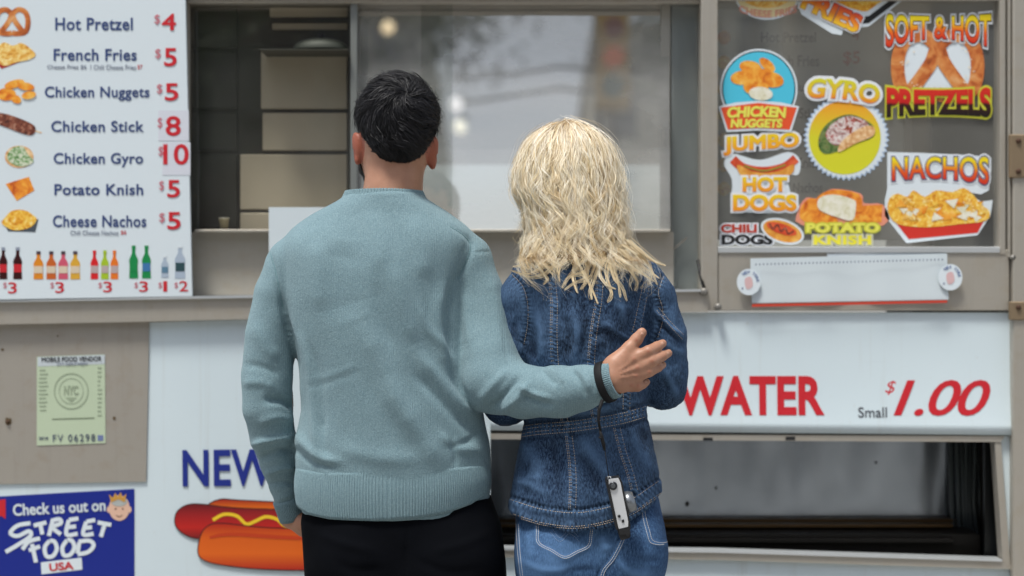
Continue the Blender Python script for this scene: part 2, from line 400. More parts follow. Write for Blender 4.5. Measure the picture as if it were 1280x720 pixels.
def signal(x, y, z, label):
    t = thing('traffic_light', label, 'traffic light', (x, y, 0))
    b = MB(); b.tube([(x,y,-.15),(x,y,z+.9)], .07, 8); b.build('pole', RUBBER, t, True)
    boxobj('housing', (x-.18,y+.08,z-.55), (x+.18,y+.3,z+.55), mat('traffic_yellow', 'b08a20', .6), t, .02)
    for k, (c, s) in enumerate((('7a2a20', 0), ('c86a34', .16), ('1a4a30', 0))):
        b = MB(); b.tube([(x,y+.3,z+.33-.33*k),(x,y+.34,z+.33-.33*k)], .12, 14); b.build('lens', emis('signal_lens_'+c, c, s), t)
signal(1.07, -14, 6.4, 'yellow traffic light with its orange lens lit, over the avenue')
WHT = mat('truck_white_paint', 'd8dad8', .35)
def truck(x, y, label):
    t = thing('box_truck', label, 'truck', (x, y, 0))
    boxobj('cargo_box', (x-1.1, y-5, .9), (x+1.1, y, 3.3), WHT, t, .03)
    b = MB(); b.prism([(x-.95,.5),(x+.95,.5),(x+.95,1.5),(x+.85,2.3),(x-.85,2.3),(x-.95,1.5)], y+.15, y+1.9); b.build('cab', WHT, t)
    boxobj('windscreen', (x-.8,y+1.88,1.4), (x+.8,y+1.93,2.2), GLZ, t)
    boxobj('bumper', (x-1,y+1.85,.35), (x+1,y+2.1,.62), RUBBER, t, .02)
    for sx in (-1, 1):
        boxobj('headlight', (x+sx*.75-.15,y+1.9,.8), (x+sx*.75+.15,y+1.96,1.0), emis('headlight_glass', 'fff6e0', 3), t)
        for yy in (-4, 1):
            b = MB(); b.tube([(x+sx*.95-.12,y+yy,.32),(x+sx*.95+.12,y+yy,.32)], .45, 16); b.build('wheel', RUBBER, t)
truck(-2.9, -60, 'white box truck coming up the avenue')

# ------------------------------------------------------------------ the food cart
cart = thing('food_cart', 'stainless steel street food cart with white vinyl skirt and serving window, behind the couple', 'food cart', (0, .9, 0))
# --- lower body
LX, RX = -1.75, 1.75
def pxx(px, y=0): return P(px, 0, y).x
def pxz(py, y=0): return P(0, py, y).z
z_ledge = pxz(400)
pxprism('ledge_rail', [(-330, 384), (-40, 378.5), (240, 373), (460, 369), (885, 362.5), (885, 389.5), (460, 395.5), (186, 402), (0, 405.5), (-330, 413)], -.022, .05, STEEL, cart)
b = MB(); b.prism(xz([(-330,378.5),(-40,375),(240,370),(460,366.5),(876,361.5),(876,364.5),(460,370),(240,373.5),(-40,378.5),(-330,382)], -.03), -.03, .03); b.build('ledge_lip', mat('bright_aluminium', 'd4d8da', .3, .5), cart)
pxprism('side_panel', [(-330, 411), (186.5, 400.5), (182.5, 602), (-20, 605.5), (-330, 613)], -.004, .02, STEEL2, cart)
# vinyl skirt, left sheet and right sheet
pxprism('vinyl_skirt', [(-330, 603), (-20, 606), (70, 603), (182, 600), (186.8, 403), (460, 395), (613, 393), (613, 800), (-330, 800)], 0.0, .02, VINYL, cart)
flapy = lambda py: -.002-.012*min(max((py-390.5)/147.5, 0), 1.1)**3
# upper right skirt: bulges outwards to its lower lip
b = MB(); n = 12; vv = []
for k in range(n+1):
    t_ = k/n; py = 390.5+(538-390.5)*t_; yo = flapy(py-(0))
    for px in (613.3, 700, 900, 1100, 1262): pq = py+(px-613)/650*6*t_; vv.append(tuple(P(px+(3*t_ if px == 1262 else 0), pq, flapy(pq))))
ff = [(r*5+c, (r+1)*5+c, (r+1)*5+c+1, r*5+c+1) for r in range(n) for c in range(4)]
last = n*5
vv2 = [(v[0], .012, v[2]+.004) for v in vv[last:last+5]]
ff += [(last+c, last+5+c, last+5+c+1, last+c+1) for c in range(4)]
b.add(vv+vv2, ff); b.build('skirt_flap', VINYL, cart, True)
o_ = pxprism('skirt_stile', [(1243.5, 545), (1262, 545), (1264, 392), (1268.5, 392), (1276, 800), (613.3, 800), (613.3, 693), (900, 696), (1254, 708.5)], -.001, .02, VINYL, cart)
o_.name = 'lower_skirt'
# opening trim
pxprism('opening_trim', [(613.5, 542), (1256, 545), (1251, 552.5), (613.5, 549)], -.012, .03, STEEL, cart, label='grey metal trim along the top of the lower opening')
pxprism('opening_trim', [(1243.5, 552.6), (1251.3, 552.6), (1263.5, 712), (1253.5, 701.5)], -.010, .03, STEEL, cart, label='grey metal trim down the right of the lower opening')
pxprism('opening_trim', [(613.5, 686.5), (900, 690), (1252.6, 701), (1263, 711.5), (900, 700), (613.5, 696)], -.014, .03, STEEL, cart, label='bright metal trim along the bottom of the lower opening')
pxprism('opening_lip', [(613.5, 685), (900, 688.5), (1252.6, 699.6), (1252.6, 702), (900, 691), (613.5, 687.5)], -.018, .03, MATS['bright_aluminium'], cart)
# recess behind the opening
def recm():
    m = mat('recess_mirror_steel', '7d858c', .17, .75); q = NB(m); co = q.coord()
    q.color(q.mix(q.noise(co, 5, 6, .6), 'c2cad2', '8c949c')); q.rough(q.math('ADD', q.math('MULTIPLY', q.noise(co, 9, 5), .25), .08))
    q.normal(q.bump(q.noise(q.mapping(co, (3.2, 1, .8)), 1.6, 2), .9, .02)); return m
REC = recm(); DARK = mat('grimy_dark_steel', '26221c', .55, .3); BRASS = mat('brown_brass', '7a6040', .35, .7)
ry = .30
b = MB(); x0, x1, z0, z1 = pxx(560), pxx(1262), pxz(745), pxz(544)
b.box(x0, .021, z0-.02, x1+.02, ry+.03, z0); b.box(x0, .021, z1+.001, x1+.02, ry+.03, z1+.02); b.box(x0-.02, .021, z0, x0, ry+.03, z1); b.box(x1, .021, z0, x1+.02, ry+.03, z1)
b.build('recess_lining', DARK, cart)
b = MB(); xb = P(1197, 0, ry).x
b.box(x0+.001, ry-.01, P(0, 648, ry).z, xb, ry, z1); b.build('recess_panel', REC, cart)
b = MB(); b.box(xb+.002, .06, z0+.001, x1-.001, .075, z1-.001); o_ = b.build('recess_side_sheet', mat('black_sheet', '101314', .35, .2), cart)
b = MB()
for k in range(7):
    a = xb-.025+.012*k; b.tube([(a, ry-.03-.01*(k%2), z1), (a+.006*math.sin(k), ry-.04, (z0+z1)/2), (a+.01, ry-.05, z0)], .006, 6)
b.build('plastic_strip', mat('hanging_plastic_strip', '5c6464', .3), cart, True)
for py, yy, hh, nm in ((651, ry-.05, 2.4, 0), (657.5, ry-.1, 2.2, 1), (676, .1, 3, 2)):
    a = P(560, py+hh, yy); c = P(1192, py-hh, yy); b = MB(); b.box(a.x, yy, a.z, c.x, yy+.03, c.z, .002); b.build('shelf_rail', BRASS if nm < 2 else DARK, cart)
a = P(560, 668, .12); c = P(1225, 662, .12); b = MB(); b.box(a.x, .12, z0+.001, c.x, ry-.02, a.z); b.build('lower_shelf', DARK, cart)
for px, py in ((885, 549), (988, 548)):
    pxbox('drip_hole', px-6, py-2, px+6, py+2, -.0135, -.012, BLACK, cart, 0)
for px, py, r in ((859, 630, 2.6), (895, 610, 1.5), (1095, 578, 1.5)):
    shape(ell(px, py, r, r*1.3, 10), ry-.0115, mat('rust_spot', '2c2420', .8), cart, 'rust_spot', .001)
# --- window wall frame
pxbox('window_post', 876.5, -120, 897.5, 388.5, -.016, .06, STEEL, cart, .002)
pxbox('top_rail', -330, -122, 876, -2, -.01, .05, STEEL, cart)
pxbox('corner_post', 1266.5, -120, 1345, 800, -.03, .06, STEEL, cart, .003)
b = MB(); b.box(LX, .002, z_ledge-.02, pxx(234), .04, 2.5); b.build('wall_panel', STEEL2, cart)
GL = mat('window_glass', 'ffffff', .0)
def glassm(m, base, tint, edge=.5, veil=0.):
    nt = m.node_tree; nt.nodes.clear(); o = nt.nodes.new('ShaderNodeOutputMaterial'); tr = nt.nodes.new('ShaderNodeBsdfTransparent'); gl = nt.nodes.new('ShaderNodeBsdfGlossy')
    mx = nt.nodes.new('ShaderNodeMixShader'); lw = nt.nodes.new('ShaderNodeLayerWeight'); lw.inputs[0].default_value = .35
    ma = nt.nodes.new('ShaderNodeMath'); ma.operation = 'MULTIPLY_ADD'; ma.inputs[1].default_value = edge; ma.inputs[2].default_value = base
    tr.inputs[0].default_value = (*tint, 1); gl.inputs[0].default_value = (.98,.95,.87,1); gl.inputs['Roughness'].default_value = .015
    nt.links.new(lw.outputs['Fresnel'], ma.inputs[0]); nt.links.new(ma.outputs[0], mx.inputs[0]); nt.links.new(tr.outputs[0], mx.inputs[1]); nt.links.new(gl.outputs[0], mx.inputs[2]); df = nt.nodes.new('ShaderNodeBsdfDiffuse'); df.inputs[0].default_value = (.62,.62,.60,1); m2 = nt.nodes.new('ShaderNodeMixShader')
    dn = nt.nodes.new('ShaderNodeTexNoise'); dn.inputs['Scale'].default_value = 3.5; dn.inputs['Detail'].default_value = 6; dm = nt.nodes.new('ShaderNodeMath'); dm.operation = 'MULTIPLY'; dm.inputs[1].default_value = veil*2   # pale diffuse veil brightening the panes, in place of brighter street reflections
    nt.links.new(dn.outputs[0], dm.inputs[0]); nt.links.new(dm.outputs[0], m2.inputs[0]); nt.links.new(mx.outputs[0], m2.inputs[1]); nt.links.new(df.outputs[0], m2.inputs[2]); nt.links.new(m2.outputs[0], o.inputs[0])
    nz = nt.nodes.new('ShaderNodeTexNoise'); nz.inputs['Scale'].default_value = 1.7; tc = nt.nodes.new('ShaderNodeTexCoord'); bp = nt.nodes.new('ShaderNodeBump')
    bp.inputs['Strength'].default_value = .25; bp.inputs['Distance'].default_value = .004
    nt.links.new(tc.outputs['Object'], nz.inputs['Vector']); nt.links.new(nz.outputs[0], bp.inputs['Height']); nt.links.new(bp.outputs[0], gl.inputs['Normal'])
glassm(GL, GLASS_CLEAR, (.88,.88,.86), .5, .03)
GL2 = mat('reflective_glass', 'ffffff'); glassm(GL2, GLASS_REFL, (.78,.80,.78), .5, .30)
PLX = mat('overlap_plexiglass', 'ffffff'); glassm(PLX, .04, (.86,.87,.86), .3, 0)
GL3 = mat('sticker_window_glass', 'ffffff'); glassm(GL3, GLASS_STICK, (.92,.94,.93), .4, .11)
def pane(name, px0, py0, px1, py1, y, m, lean=0., **kw):
    a = P(px0, py1, y); c = P(px1, py0, y); t = y+lean; b = MB(); th = .0015
    vv = [(a.x,y,a.z),(c.x,y,a.z),(c.x,t,c.z),(a.x,t,c.z)]; b.add(vv, [(0,1,2,3)])
    return b.build(name, m, cart, **kw)
pane('fixed_pane', 234, -2, 437, 288, .024, GL, .024)
pane('sliding_pane', 438, -2, 838, 288, .012, GL2, .050)
pane('pane_overlap', 525, -2, 565, 286, .009, mat('overlap_plexiglass', ''), .050)
ALU = mat('window_bar_aluminium', 'a8a69e', .4, .4)
pxbox('sash_bar', 438, 0, 446.5, 286, .008, .026, mat('pale_plastic_edge', '767976', .4), cart)
steel('counter_steel', 'b4aea2', .4, .3)
pxbox('window_sill', 243, 286.8, 838, 289.8, -.002, .045, STEEL, cart, .001)
pxbox('counter_front', 234, 290, 842, 369, .032, .05, mat('counter_steel', ''), cart, 0)
pxbox('inner_post', 826, -2, 838.5, 362, .05, .085, ALU, cart)
pxbox('top_bar', 234, -2, 876, 3.5, .0, .03, STEEL, cart)
pxbox('reveal', 839, 4, 874, 364, .056, .07, mat('pale_inner_panel', 'a9b2b5', .4, .1), cart, 0)
pane('end_pane', 839, 4, 876, 361, .045, GL)
pxprism('prop_arm', [(832, 318), (858, 296), (859, 298), (834, 320.5)], .04, .036, STEELD, cart)
for px, py, r in ((879.5, 365, 5.2), (897, 383.5, 4.6)):
    b = MB(); c = P(px, py, -.016); rr = r/F*4
    b.tube([c, c+Vector((0,-.012,0)), c+Vector((0,-.016,0))], [rr, rr, rr*.6], 14); b.build('latch_knob', STEELD, cart, True)
b = MB(); b.tube([P(872, 325, .0), P(876, 345, -.01), P(881, 364, -.02)], .004, 8); b.build('latch_rod', RUBBER, cart, True)
# --- sticker window
pxbox('lower_frame', 897.7, 312, 1262, 388.3, -.012, .04, STEEL, cart, .002)
pxbox('frame_trim', 897.7, 308.5, 1250, 316, -.0155, .02, MATS['bright_aluminium'], cart, .001)
pxbox('frame_stile', 1250, -120, 1257, 318, -.014, .04, STEEL, cart, .001)
pxbox('stile_channel', 1257.4, -120, 1260, 318, -.006, .04, STEELD, cart, 0)
pxbox('frame_stile', 1260.4, -120, 1263.6, 322, -.02, .04, STEEL, cart, .001)
pxbox('top_rail', 897.7, -122, 1249.8, -70, -.012, .04, STEEL, cart)
pane('sticker_pane', 897.7, -70, 1250, 309, .0125, GL3)
for y0_, y1_ in ((168, 222), (377, 400)):
    pxbox('hinge_plate', 1262.5, y0_, 1284, y1_, -.035, -.02, mat('rusty_hinge_steel', '8c7a62', .6, .5), cart, .002)
for py in (176, 214, 384):
    c = P(1273, py, -.035); b = MB(); b.tube([c, c+Vector((0,-.003,0)), c+Vector((0,-.005,0))], [.006,.006,.003], 10); b.build('bolt', mat('rust', '4c3424', .8), cart, True)
c = P(1265, 322, -.02); b = MB(); b.tube([c, c+Vector((0,-.01,0))], .006, 10); b.build('bolt', STEELD, cart, True)
for px, py, r in ((10, 527, 5), (3, 437, 2), (72, 420, 1.2), (143, 523, 2.2)):
    shape([(px+r*math.cos(a)*random.uniform(.7, 1.3), py+r*math.sin(a)*random.uniform(.7, 1.3)) for a in [k*.7 for k in range(9)]], -.0048, mat('rust_stain', '5c4c34', .8), cart, 'rust_spot', .0006)
c = P(10, 527, -.005); b = MB(); b.tube([c, c+Vector((0,-.004,0))], .004, 8); b.build('rivet', mat('rust', '4c3424', .8), cart, True)
# --- shell, interior
b = MB(); b.box(LX-.04, -.005, 2.0, RX+.04, 1.9, 2.02); b.build('roof_deck', STEEL2, cart).name = 'ceiling_sheet'
b = MB(); b.box(LX-.06, -.06, 2.42, RX+.06, 1.95, 2.5, .01); b.box(LX, -.005, pxz(-121.5), RX, .03, 2.42); b.build('roof', STEEL, cart)
INT = mat('interior_steel', 'b0ada4', .35, .35)
b = MB()
for (a_, c_) in (((LX, .06, .45), (LX+.02, 1.85, 2.42)), ((RX-.02, .06, .45), (RX, 1.85, 2.42)), ((LX+.02, 1.83, .45), (RX-.02, 1.85, 1.25)), ((LX+.02, 1.83, 1.95), (RX-.02, 1.85, 2.42)), ((LX+.02, .35, .45), (RX-.02, 1.83, .47)),
                 ((LX+.02, 1.83, 1.25), (-1.2, 1.85, 1.95)), ((-.55, 1.83, 1.25), (-.35, 1.85, 1.95)), ((1.3, 1.83, 1.25), (RX-.02, 1.85, 1.95))): b.box(*a_, *c_)
b.build('body_wall', INT, cart)
b = MB(); b.box(LX, .03, .42, RX, .06, pxz(760)); b.box(pxx(1345), -.0, .42, RX, .04, 2.42); b.build('skirt_base', STEEL2, cart)
for sx in (-1.2, 1.2):
    for yy in (.25, 1.6):
        b = MB(); b.tube([(sx-.08, yy, .3), (sx-.06, yy, .3), (sx+.06, yy, .3), (sx+.08, yy, .3)], [.25, .3, .3, .25], 24); w = b.build('wheel', RUBBER, cart, True)
        b = MB(); b.tube([(sx-.09, yy, .3), (sx+.09, yy, .3)], .13, 16); b.build('rim', STEEL, w)
# interior cabinet seen through the fixed pane
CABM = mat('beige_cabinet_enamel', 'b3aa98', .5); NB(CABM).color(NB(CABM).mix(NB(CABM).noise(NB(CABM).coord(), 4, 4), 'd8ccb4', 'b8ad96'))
cy = .105
cab = thing('kitchen_cabinet', 'beige panelled cabinet inside the cart, behind the left window pane', 'cabinet', (P(400, 0, cy).x, cy+.15, .47))
a, c = P(200, 500, cy+.012), P(452, -80, cy+.012)
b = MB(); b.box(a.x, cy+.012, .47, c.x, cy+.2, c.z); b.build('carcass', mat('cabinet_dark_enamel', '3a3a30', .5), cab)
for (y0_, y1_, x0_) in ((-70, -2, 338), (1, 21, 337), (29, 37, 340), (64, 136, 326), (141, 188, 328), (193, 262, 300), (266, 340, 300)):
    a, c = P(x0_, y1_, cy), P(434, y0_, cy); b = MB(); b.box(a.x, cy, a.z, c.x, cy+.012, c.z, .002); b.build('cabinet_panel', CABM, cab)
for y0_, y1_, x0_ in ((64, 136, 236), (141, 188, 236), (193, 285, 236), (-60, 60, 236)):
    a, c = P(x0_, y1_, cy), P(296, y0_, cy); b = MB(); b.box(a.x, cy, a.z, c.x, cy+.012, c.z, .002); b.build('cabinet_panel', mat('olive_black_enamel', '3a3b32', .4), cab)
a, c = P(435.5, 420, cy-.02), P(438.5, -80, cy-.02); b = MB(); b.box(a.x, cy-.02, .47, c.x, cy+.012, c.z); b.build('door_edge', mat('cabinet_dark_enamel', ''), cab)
bowl = thing('pan_lid', 'dark domed pan lid on the cabinet shelf behind the glass', 'lid', tuple(P(400, 62, cy-.06)))
b = MB(); c = P(401, 62, cy-.06); Lr = .066
rings = [(Lr*math.cos(a), .05*math.sin(a)**1) for a in [k*math.pi/2/7 for k in range(8)]]
vv = [(c.x+r*math.cos(t), c.y+r*.6*math.sin(t), c.z+h*.55) for r, h in rings for t in [2*math.pi*k/20 for k in range(20)]]
b.add(vv, [(i*20+k, i*20+(k+1)%20, (i+1)*20+(k+1)%20, (i+1)*20+k) for i in range(7) for k in range(20)]); b.build('lid_dome', mat('dark_lid_steel', '34382f', .6, .3), bowl, True)
b = MB(); b.tube([c+Vector((0,0,.024)), c+Vector((0,0,.036))], .008, 8); b.build('lid_knob', RUBBER, bowl, True)
a, c = P(326, 64, cy-.1), P(436, 62.5, cy-.1); b = MB(); b.box(a.x, cy-.12, a.z, c.x, cy, c.z); b.build('cabinet_shelf', MATS['cabinet_dark_enamel'], cab)
cup = thing('paper_cup', 'small cream paper cup on the sill inside the left window pane', 'cup', tuple(P(280, 286, .07)))
b = MB(); c = P(280, 286, .07); b.tube([c, c+Vector((0,0,.022)), c+Vector((0,0,.024))], [.009, .012, .0125], 16); b.build('cup_wall', mat('cream_paper', 'c4b890', .6), cup, True)
b = MB(); b.tube([c+Vector((0,0,.024)), c+Vector((0,0,.026))], [.0128, .0115], 16); b.build('cup_lid', mat('cup_lid_plastic', 'd0cab8', .4), cup)
# inner work surface and hood seen dimly through the sliding pane
hood = thing('cooking_hood', 'grey steel cooking hood and range wall dimly visible behind the sliding pane', 'hood', (.3, 1.5, .47))
boxobj('range_body', (-.35, 1.1, .47), (1.0, 1.8, 1.22), STEELD, hood, .01)
b = MB(); b.prism([(-.35, 1.75), (1.0, 1.75), (.8, 1.95), (-.15, 1.95)], 1.15, 1.8); b.build('hood_canopy', STEEL2, hood)
# interior menu board behind the sticker window
my = .13
im = thing('inner_menu_board', 'second white menu board inside the cart, seen blurred behind the sticker window', 'menu board', tuple(P(1010, 300, my)))
MG = mat('inner_board_plastic', 'bcc0be', .5)
b = MB(); a, c = P(880, 300, my), P(1130, -60, my); b.box(a.x, my, a.z, c.x, my+.008, c.z, .002); b.build('board_sheet', MG, im)
dimn = mat('inner_board_ink', '3a4458', .6); dimr = mat('inner_board_red', 'a83c3c', .6)
for s, bx in (('Hot Pretzel', (951, 40, 1020, 53)), ('French Fries', (953, 69, 1024, 83)), ('Chicken Nuggets', (945, 103, 1030, 118)), ('Chicken Stick', (950, 135, 1026, 148)), ('Chicken Gyro', (952, 166, 1026, 180)), ('Potato Knish', (952, 197, 1026, 210)), ('Cheese Nachos', (950, 228, 1028, 241))):
    text(s, bx, my-.0006, dimn, im, bold=.02)
for s, bx in (('4', (1065, 38, 1074, 50)), ('$5', (1054, 64, 1075, 82)), ('$5', (1054, 101, 1075, 117)), ('$8', (1054, 133, 1075, 149)), ('$10', (1052, 164, 1078, 180)), ('$5', (1054, 195, 1075, 210))):
    text(s, bx, my-.0006, dimr, im, bold=.02)
for py in (47, 78, 112, 144, 175, 206, 236): shape(ell(905, py, 8, 9, 14), my-.0006, PRETZ if py == 47 else CHEESE, im, 'food_picture')
boxobj('inner_partition', (P(1140, 0, .3).x, .3, .47), (P(1165, 0, .3).x, .6, 2.4), STEELD, cart)
pap = thing('paper_notice', 'blank white paper sheet taped on the window, half hidden by the man\'s left shoulder', 'paper', tuple(P(372, 320, .0)))
pxbox('paper_sheet', 336, 259, 480, 330, -.006, -.004, PAPER, pap, 0)
pap.location.y = -.005
for ch_ in pap.children: ch_.location.y = .005
# ------------------------------------------------------------------ signs and stickers
def place(px, py, y): return tuple(P(px, py, y))
# --- big menu board
my = -.03
mb = thing('menu_board', 'tall white menu board with food pictures and red prices, hung left of the serving window', 'menu board', place(100, 376, my))
b = MB(); b.prism(xz([(-180, -190), (228, -160), (240, 370.5), (-180, 381)], my), my, my+.012); b.build('board_sheet', mat('menu_board_plastic', 'd9e3e8', .35), mb)
e = my-.0006
for s, bx in (('Hot Pretzel', (69, 22, 166, 38)), ('French Fries', (67, 61, 171, 76)), ('Chicken Nuggets', (56, 108, 187, 126)), ('Chicken Stick', (64, 151, 180, 165)),
              ('Chicken Gyro', (67, 191, 179, 209)), ('Potato Knish', (68, 230, 179, 244)), ('Cheese Nachos', (66, 269, 183, 284))):
    text(s, bx, e, NAVY, mb, bold=.022, spacing=1.06)
for s, bx, m_ in (('Cheese Fries $6', (59, 81, 108, 87), GREY), ('|', (113, 81, 114, 87), GREY), ('Chili Cheese Fries', (117, 81, 170, 87), GREY), ('$7', (172, 81, 178, 87), RED), ('Chili Cheese Nachos', (88, 288, 148, 294), GREY), ('$6', (151, 288, 158, 294), RED)):
    text(s, bx, e, m_, mb, name='small_print')
for bx in ((198, 138, 236, 176), (203, 178, 238, 219)):
    shape([(bx[0], bx[1]), (bx[2], bx[1]), (bx[2], bx[3]), (bx[0], bx[3])], e, mat('patch_paper', 'd3d6df', .5), mb, 'price_patch', label='small paper patch stuck over an old price')
for s, bx in (('4', (202, 17, 220, 38)), ('5', (205, 60, 221, 83)), ('5', (206, 104, 223, 126)), ('8', (207, 145, 226, 170)), ('10', (204, 180, 236, 206)), ('5', (209, 225, 225, 247)), ('5', (209, 265, 226, 287))):
    text(s, bx, e-.0006, RED, mb, bold=.018, name='price')
for bx in ((193, 18, 200, 31), (194, 61, 201, 74), (196, 105, 203, 118), (197, 147, 203, 161), (198, 183, 204, 196), (199, 226, 205, 239), (199, 266, 206, 279)):
    text('$', bx, e-.0006, mat('pale_red_ink', 'c8707c', .5), mb, name='price')
def bottle_pic(cx, y0, y1, w, body, cap, lab, glass=False):
    sh = (y1-y0)
    shape(smooth2([(cx-w*.18, y0+2), (cx-w*.2, y0+sh*.22), (cx-w*.5, y0+sh*.42), (cx-w*.46, y0+sh*.62), (cx-w*.5, y1-1), (cx-w*.4, y1), (cx+w*.4, y1), (cx+w*.5, y1-1), (cx+w*.46, y0+sh*.62), (cx+w*.5, y0+sh*.42), (cx+w*.2, y0+sh*.22), (cx+w*.18, y0+2)], 3, True), e, body, mb, 'bottle_picture')
    shape([(cx-w*.22, y0-1), (cx+w*.22, y0-1), (cx+w*.22, y0+3), (cx-w*.22, y0+3)], e-.0005, cap, mb, 'bottle_picture')
    shape([(cx-w*.44, y0+sh*.52), (cx+w*.44, y0+sh*.52), (cx+w*.44, y0+sh*.78), (cx-w*.44, y0+sh*.78)], e-.0005, lab, mb, 'bottle_picture')
COLA = mat('cola_print', '3a1214', .3); GRN = mat('green_bottle_print', '1e8a4c', .3); CLR = mat('clear_bottle_print', 'aab8c8', .3)
for cx, w in ((4, 10), (22, 11)): bottle_pic(cx, 310, 349, w, COLA, GREY, RED)
for cx, c in ((48, 'e08a28'), (64, 'c8642c'), (79, 'd05a70'), (94, 'dca83c')): bottle_pic(cx, 315, 349, 12, mat('tea_print_'+c, c, .3), mat('tea_cap', '4a3a44', .4), mat('tea_label_'+c, 'd8c8b0', .4))
for cx, c in ((118, 'd8282c'), (131, 'a8c430'), (143, 'e87828')): bottle_pic(cx, 314, 349, 9.5, mat('sport_print_'+c, c, .3), mat('sport_print_'+c, c, .3), mat('sport_label', 'b8a8a8', .4))
bottle_pic(167, 308, 348, 11, GRN, GRN, GRN); bottle_pic(183, 308, 348, 11, GRN, GRN, mat('blue_label', '3c74a8', .4))
bottle_pic(206, 319, 347, 9, CLR, WHITE, mat('teal_label', '5c8098', .4)); bottle_pic(225, 307, 348, 13, CLR, WHITE, mat('dark_teal_label', '2c4a50', .4))
for s, x in (('3', 10), ('3', 69), ('3', 129), ('3', 174), ('1', 204), ('2', 224)):
    text(s, (x, 353+x*-.008, x+(5 if s == '1' else 11), 367+x*-.012), e, RED, mb, bold=0 if s == '1' else .01, name='price'); text('$', (x-6, 353, x-1.5, 361), e, MATS['pale_red_ink'], mb, name='price')
pretzel(15, 27, 40, 30, 6.5, e, PRETZ, mb)
shape([(-8, 76), (2, 86), (40, 72), (44, 66), (30, 62), (-6, 66)], e, mat('tray_red', 'b03428', .5), mb, 'food_picture')
shape(smooth2([(-10, 70), (-4, 60), (5, 53), (16, 57), (28, 54), (44, 67), (38, 74), (20, 78), (4, 82)], 4, True), e-.0005, FRIES, mb, 'food_picture')
for cx, cy_, rx, ry_, r in ((8, 118, 12, 8, 0), (18, 105, 13, 5, -15), (32, 108, 11, 5, 10), (36, 119, 9, 5, -10), (20, 124, 7, 5, 30)): shape(ell(cx, cy_, rx, ry_, 16, r), e-.0003*(1+cx/9), NUGG, mb, 'food_picture')
ribbon([(-6, 148), (52, 166)], 1.6, e, TORT, mb, 'food_picture'); shape(smooth2([(-8, 142), (10, 143), (40, 155), (44, 164), (36, 169), (10, 160), (-8, 152)], 4, True), e-.0006, MEAT, mb, 'food_picture')
shape(ell(24, 196, 18, 14, 22), e, TORT, mb, 'food_picture'); shape(smooth2([(9, 198), (14, 186), (28, 183), (34, 192), (42, 202), (30, 208), (18, 206)], 4, True), e-.0005, SALAD, mb, 'food_picture')
shape([(7, 230), (36, 221), (43, 238), (21, 251)], e, KNISH, mb, 'food_picture')
shape([(4, 278), (48, 274), (44, 290), (10, 289)], e, mat('tray_black', '46505a', .5), mb, 'food_picture')
shape(smooth2([(2, 278), (8, 270), (14, 264), (24, 262), (34, 264), (40, 268), (46, 274), (38, 284), (20, 288), (8, 284)], 4, True), e-.0005, CHEESE, mb, 'food_picture')
# --- permit
py_ = -.0052
pm = thing('vendor_permit', 'pale green mobile food vendor permit stuck on the stainless panel under the menu', 'permit', place(88, 556, py_))
shape([(46, 446), (131, 443), (132, 554), (46, 557)], py_, mat('permit_green', 'bccbae', .5), pm, 'permit_sheet', .0004)
shape([(47, 446.5), (131, 443.5), (131, 455), (47, 458)], py_-.0004, mat('permit_head', 'c3ccd0', .5), pm, 'permit_band')
text('MOBILE FOOD VENDOR', (52, 446, 127, 452), py_-.0009, BLACK, pm, rot=1, bold=.02); text('CITY DEPARTMENT', (71, 453.5, 110, 457), py_-.0009, GREY, pm, rot=1)
text('FV 06298', (66, 543, 119, 552), py_-.0009, mat('permit_ink', '46506c', .5), pm, rot=1, spacing=1.25); shape([(122, 544), (129, 544), (129, 551), (122, 551)], py_-.0006, mat('permit_purple', '6f7ca6', .5), pm, 'permit_mark')
PG = mat('permit_seal_ink', '98a68c', .5)
ribbon(ell(89, 489, 21, 22, 40)+[ell(89, 489, 21, 22, 40)[0]], 1.5, py_-.0006, PG, pm, 'permit_seal'); ribbon(ell(89, 489, 15, 16, 40)+[ell(89, 489, 15, 16, 40)[0]], .8, py_-.0006, PG, pm, 'permit_seal')
text('NYC', (80, 482, 98, 494), py_-.0006, PG, pm, bold=.04); shape([(82, 497), (96, 497), (89, 503)], py_-.0006, PG, pm, 'permit_seal')
ribbon([(65, 524), (118, 522.5)], 1.2, py_-.0006, mat('permit_rule', '6c7860', .5), pm, 'permit_rule')
for k in range(11): ribbon([(48+random.uniform(0, 2), 463+k*5), (61-random.uniform(0, 4), 462.6+k*5)], 1.6, py_-.0006, PG, pm, 'permit_print')
for k in range(12): ribbon([(122, 460+k*5.4), (128-random.uniform(0, 3), 460+k*5.4)], 1.8, py_-.0006, PG, pm, 'permit_print')
text('2018', (48.5, 546, 60, 550), py_-.0006, mat('permit_ink', ''), pm, bold=.02)
# --- blue street food sign
y_ = -.0012
bs = thing('street_food_sign', 'dark blue sign reading Check us out on STREET FOOD USA, below the permit', 'sign', place(60, 720, y_))
shape([(-120, 630), (0, 620.5), (168, 611), (168, 790), (-120, 790)], y_, mat('royal_blue_vinyl', '0c2488', .35), bs, 'sign_sheet', .0006)
e = y_-.0008
text('Check us out on', (16, 627, 132, 642), e, WHITE, bs, bold=.025, rot=3.2)
def warp_arc(amp, tilt=0.): return lambda u, v, X, Y: (X, Y-amp*np.sin(np.pi*u)+tilt*(u-.5))
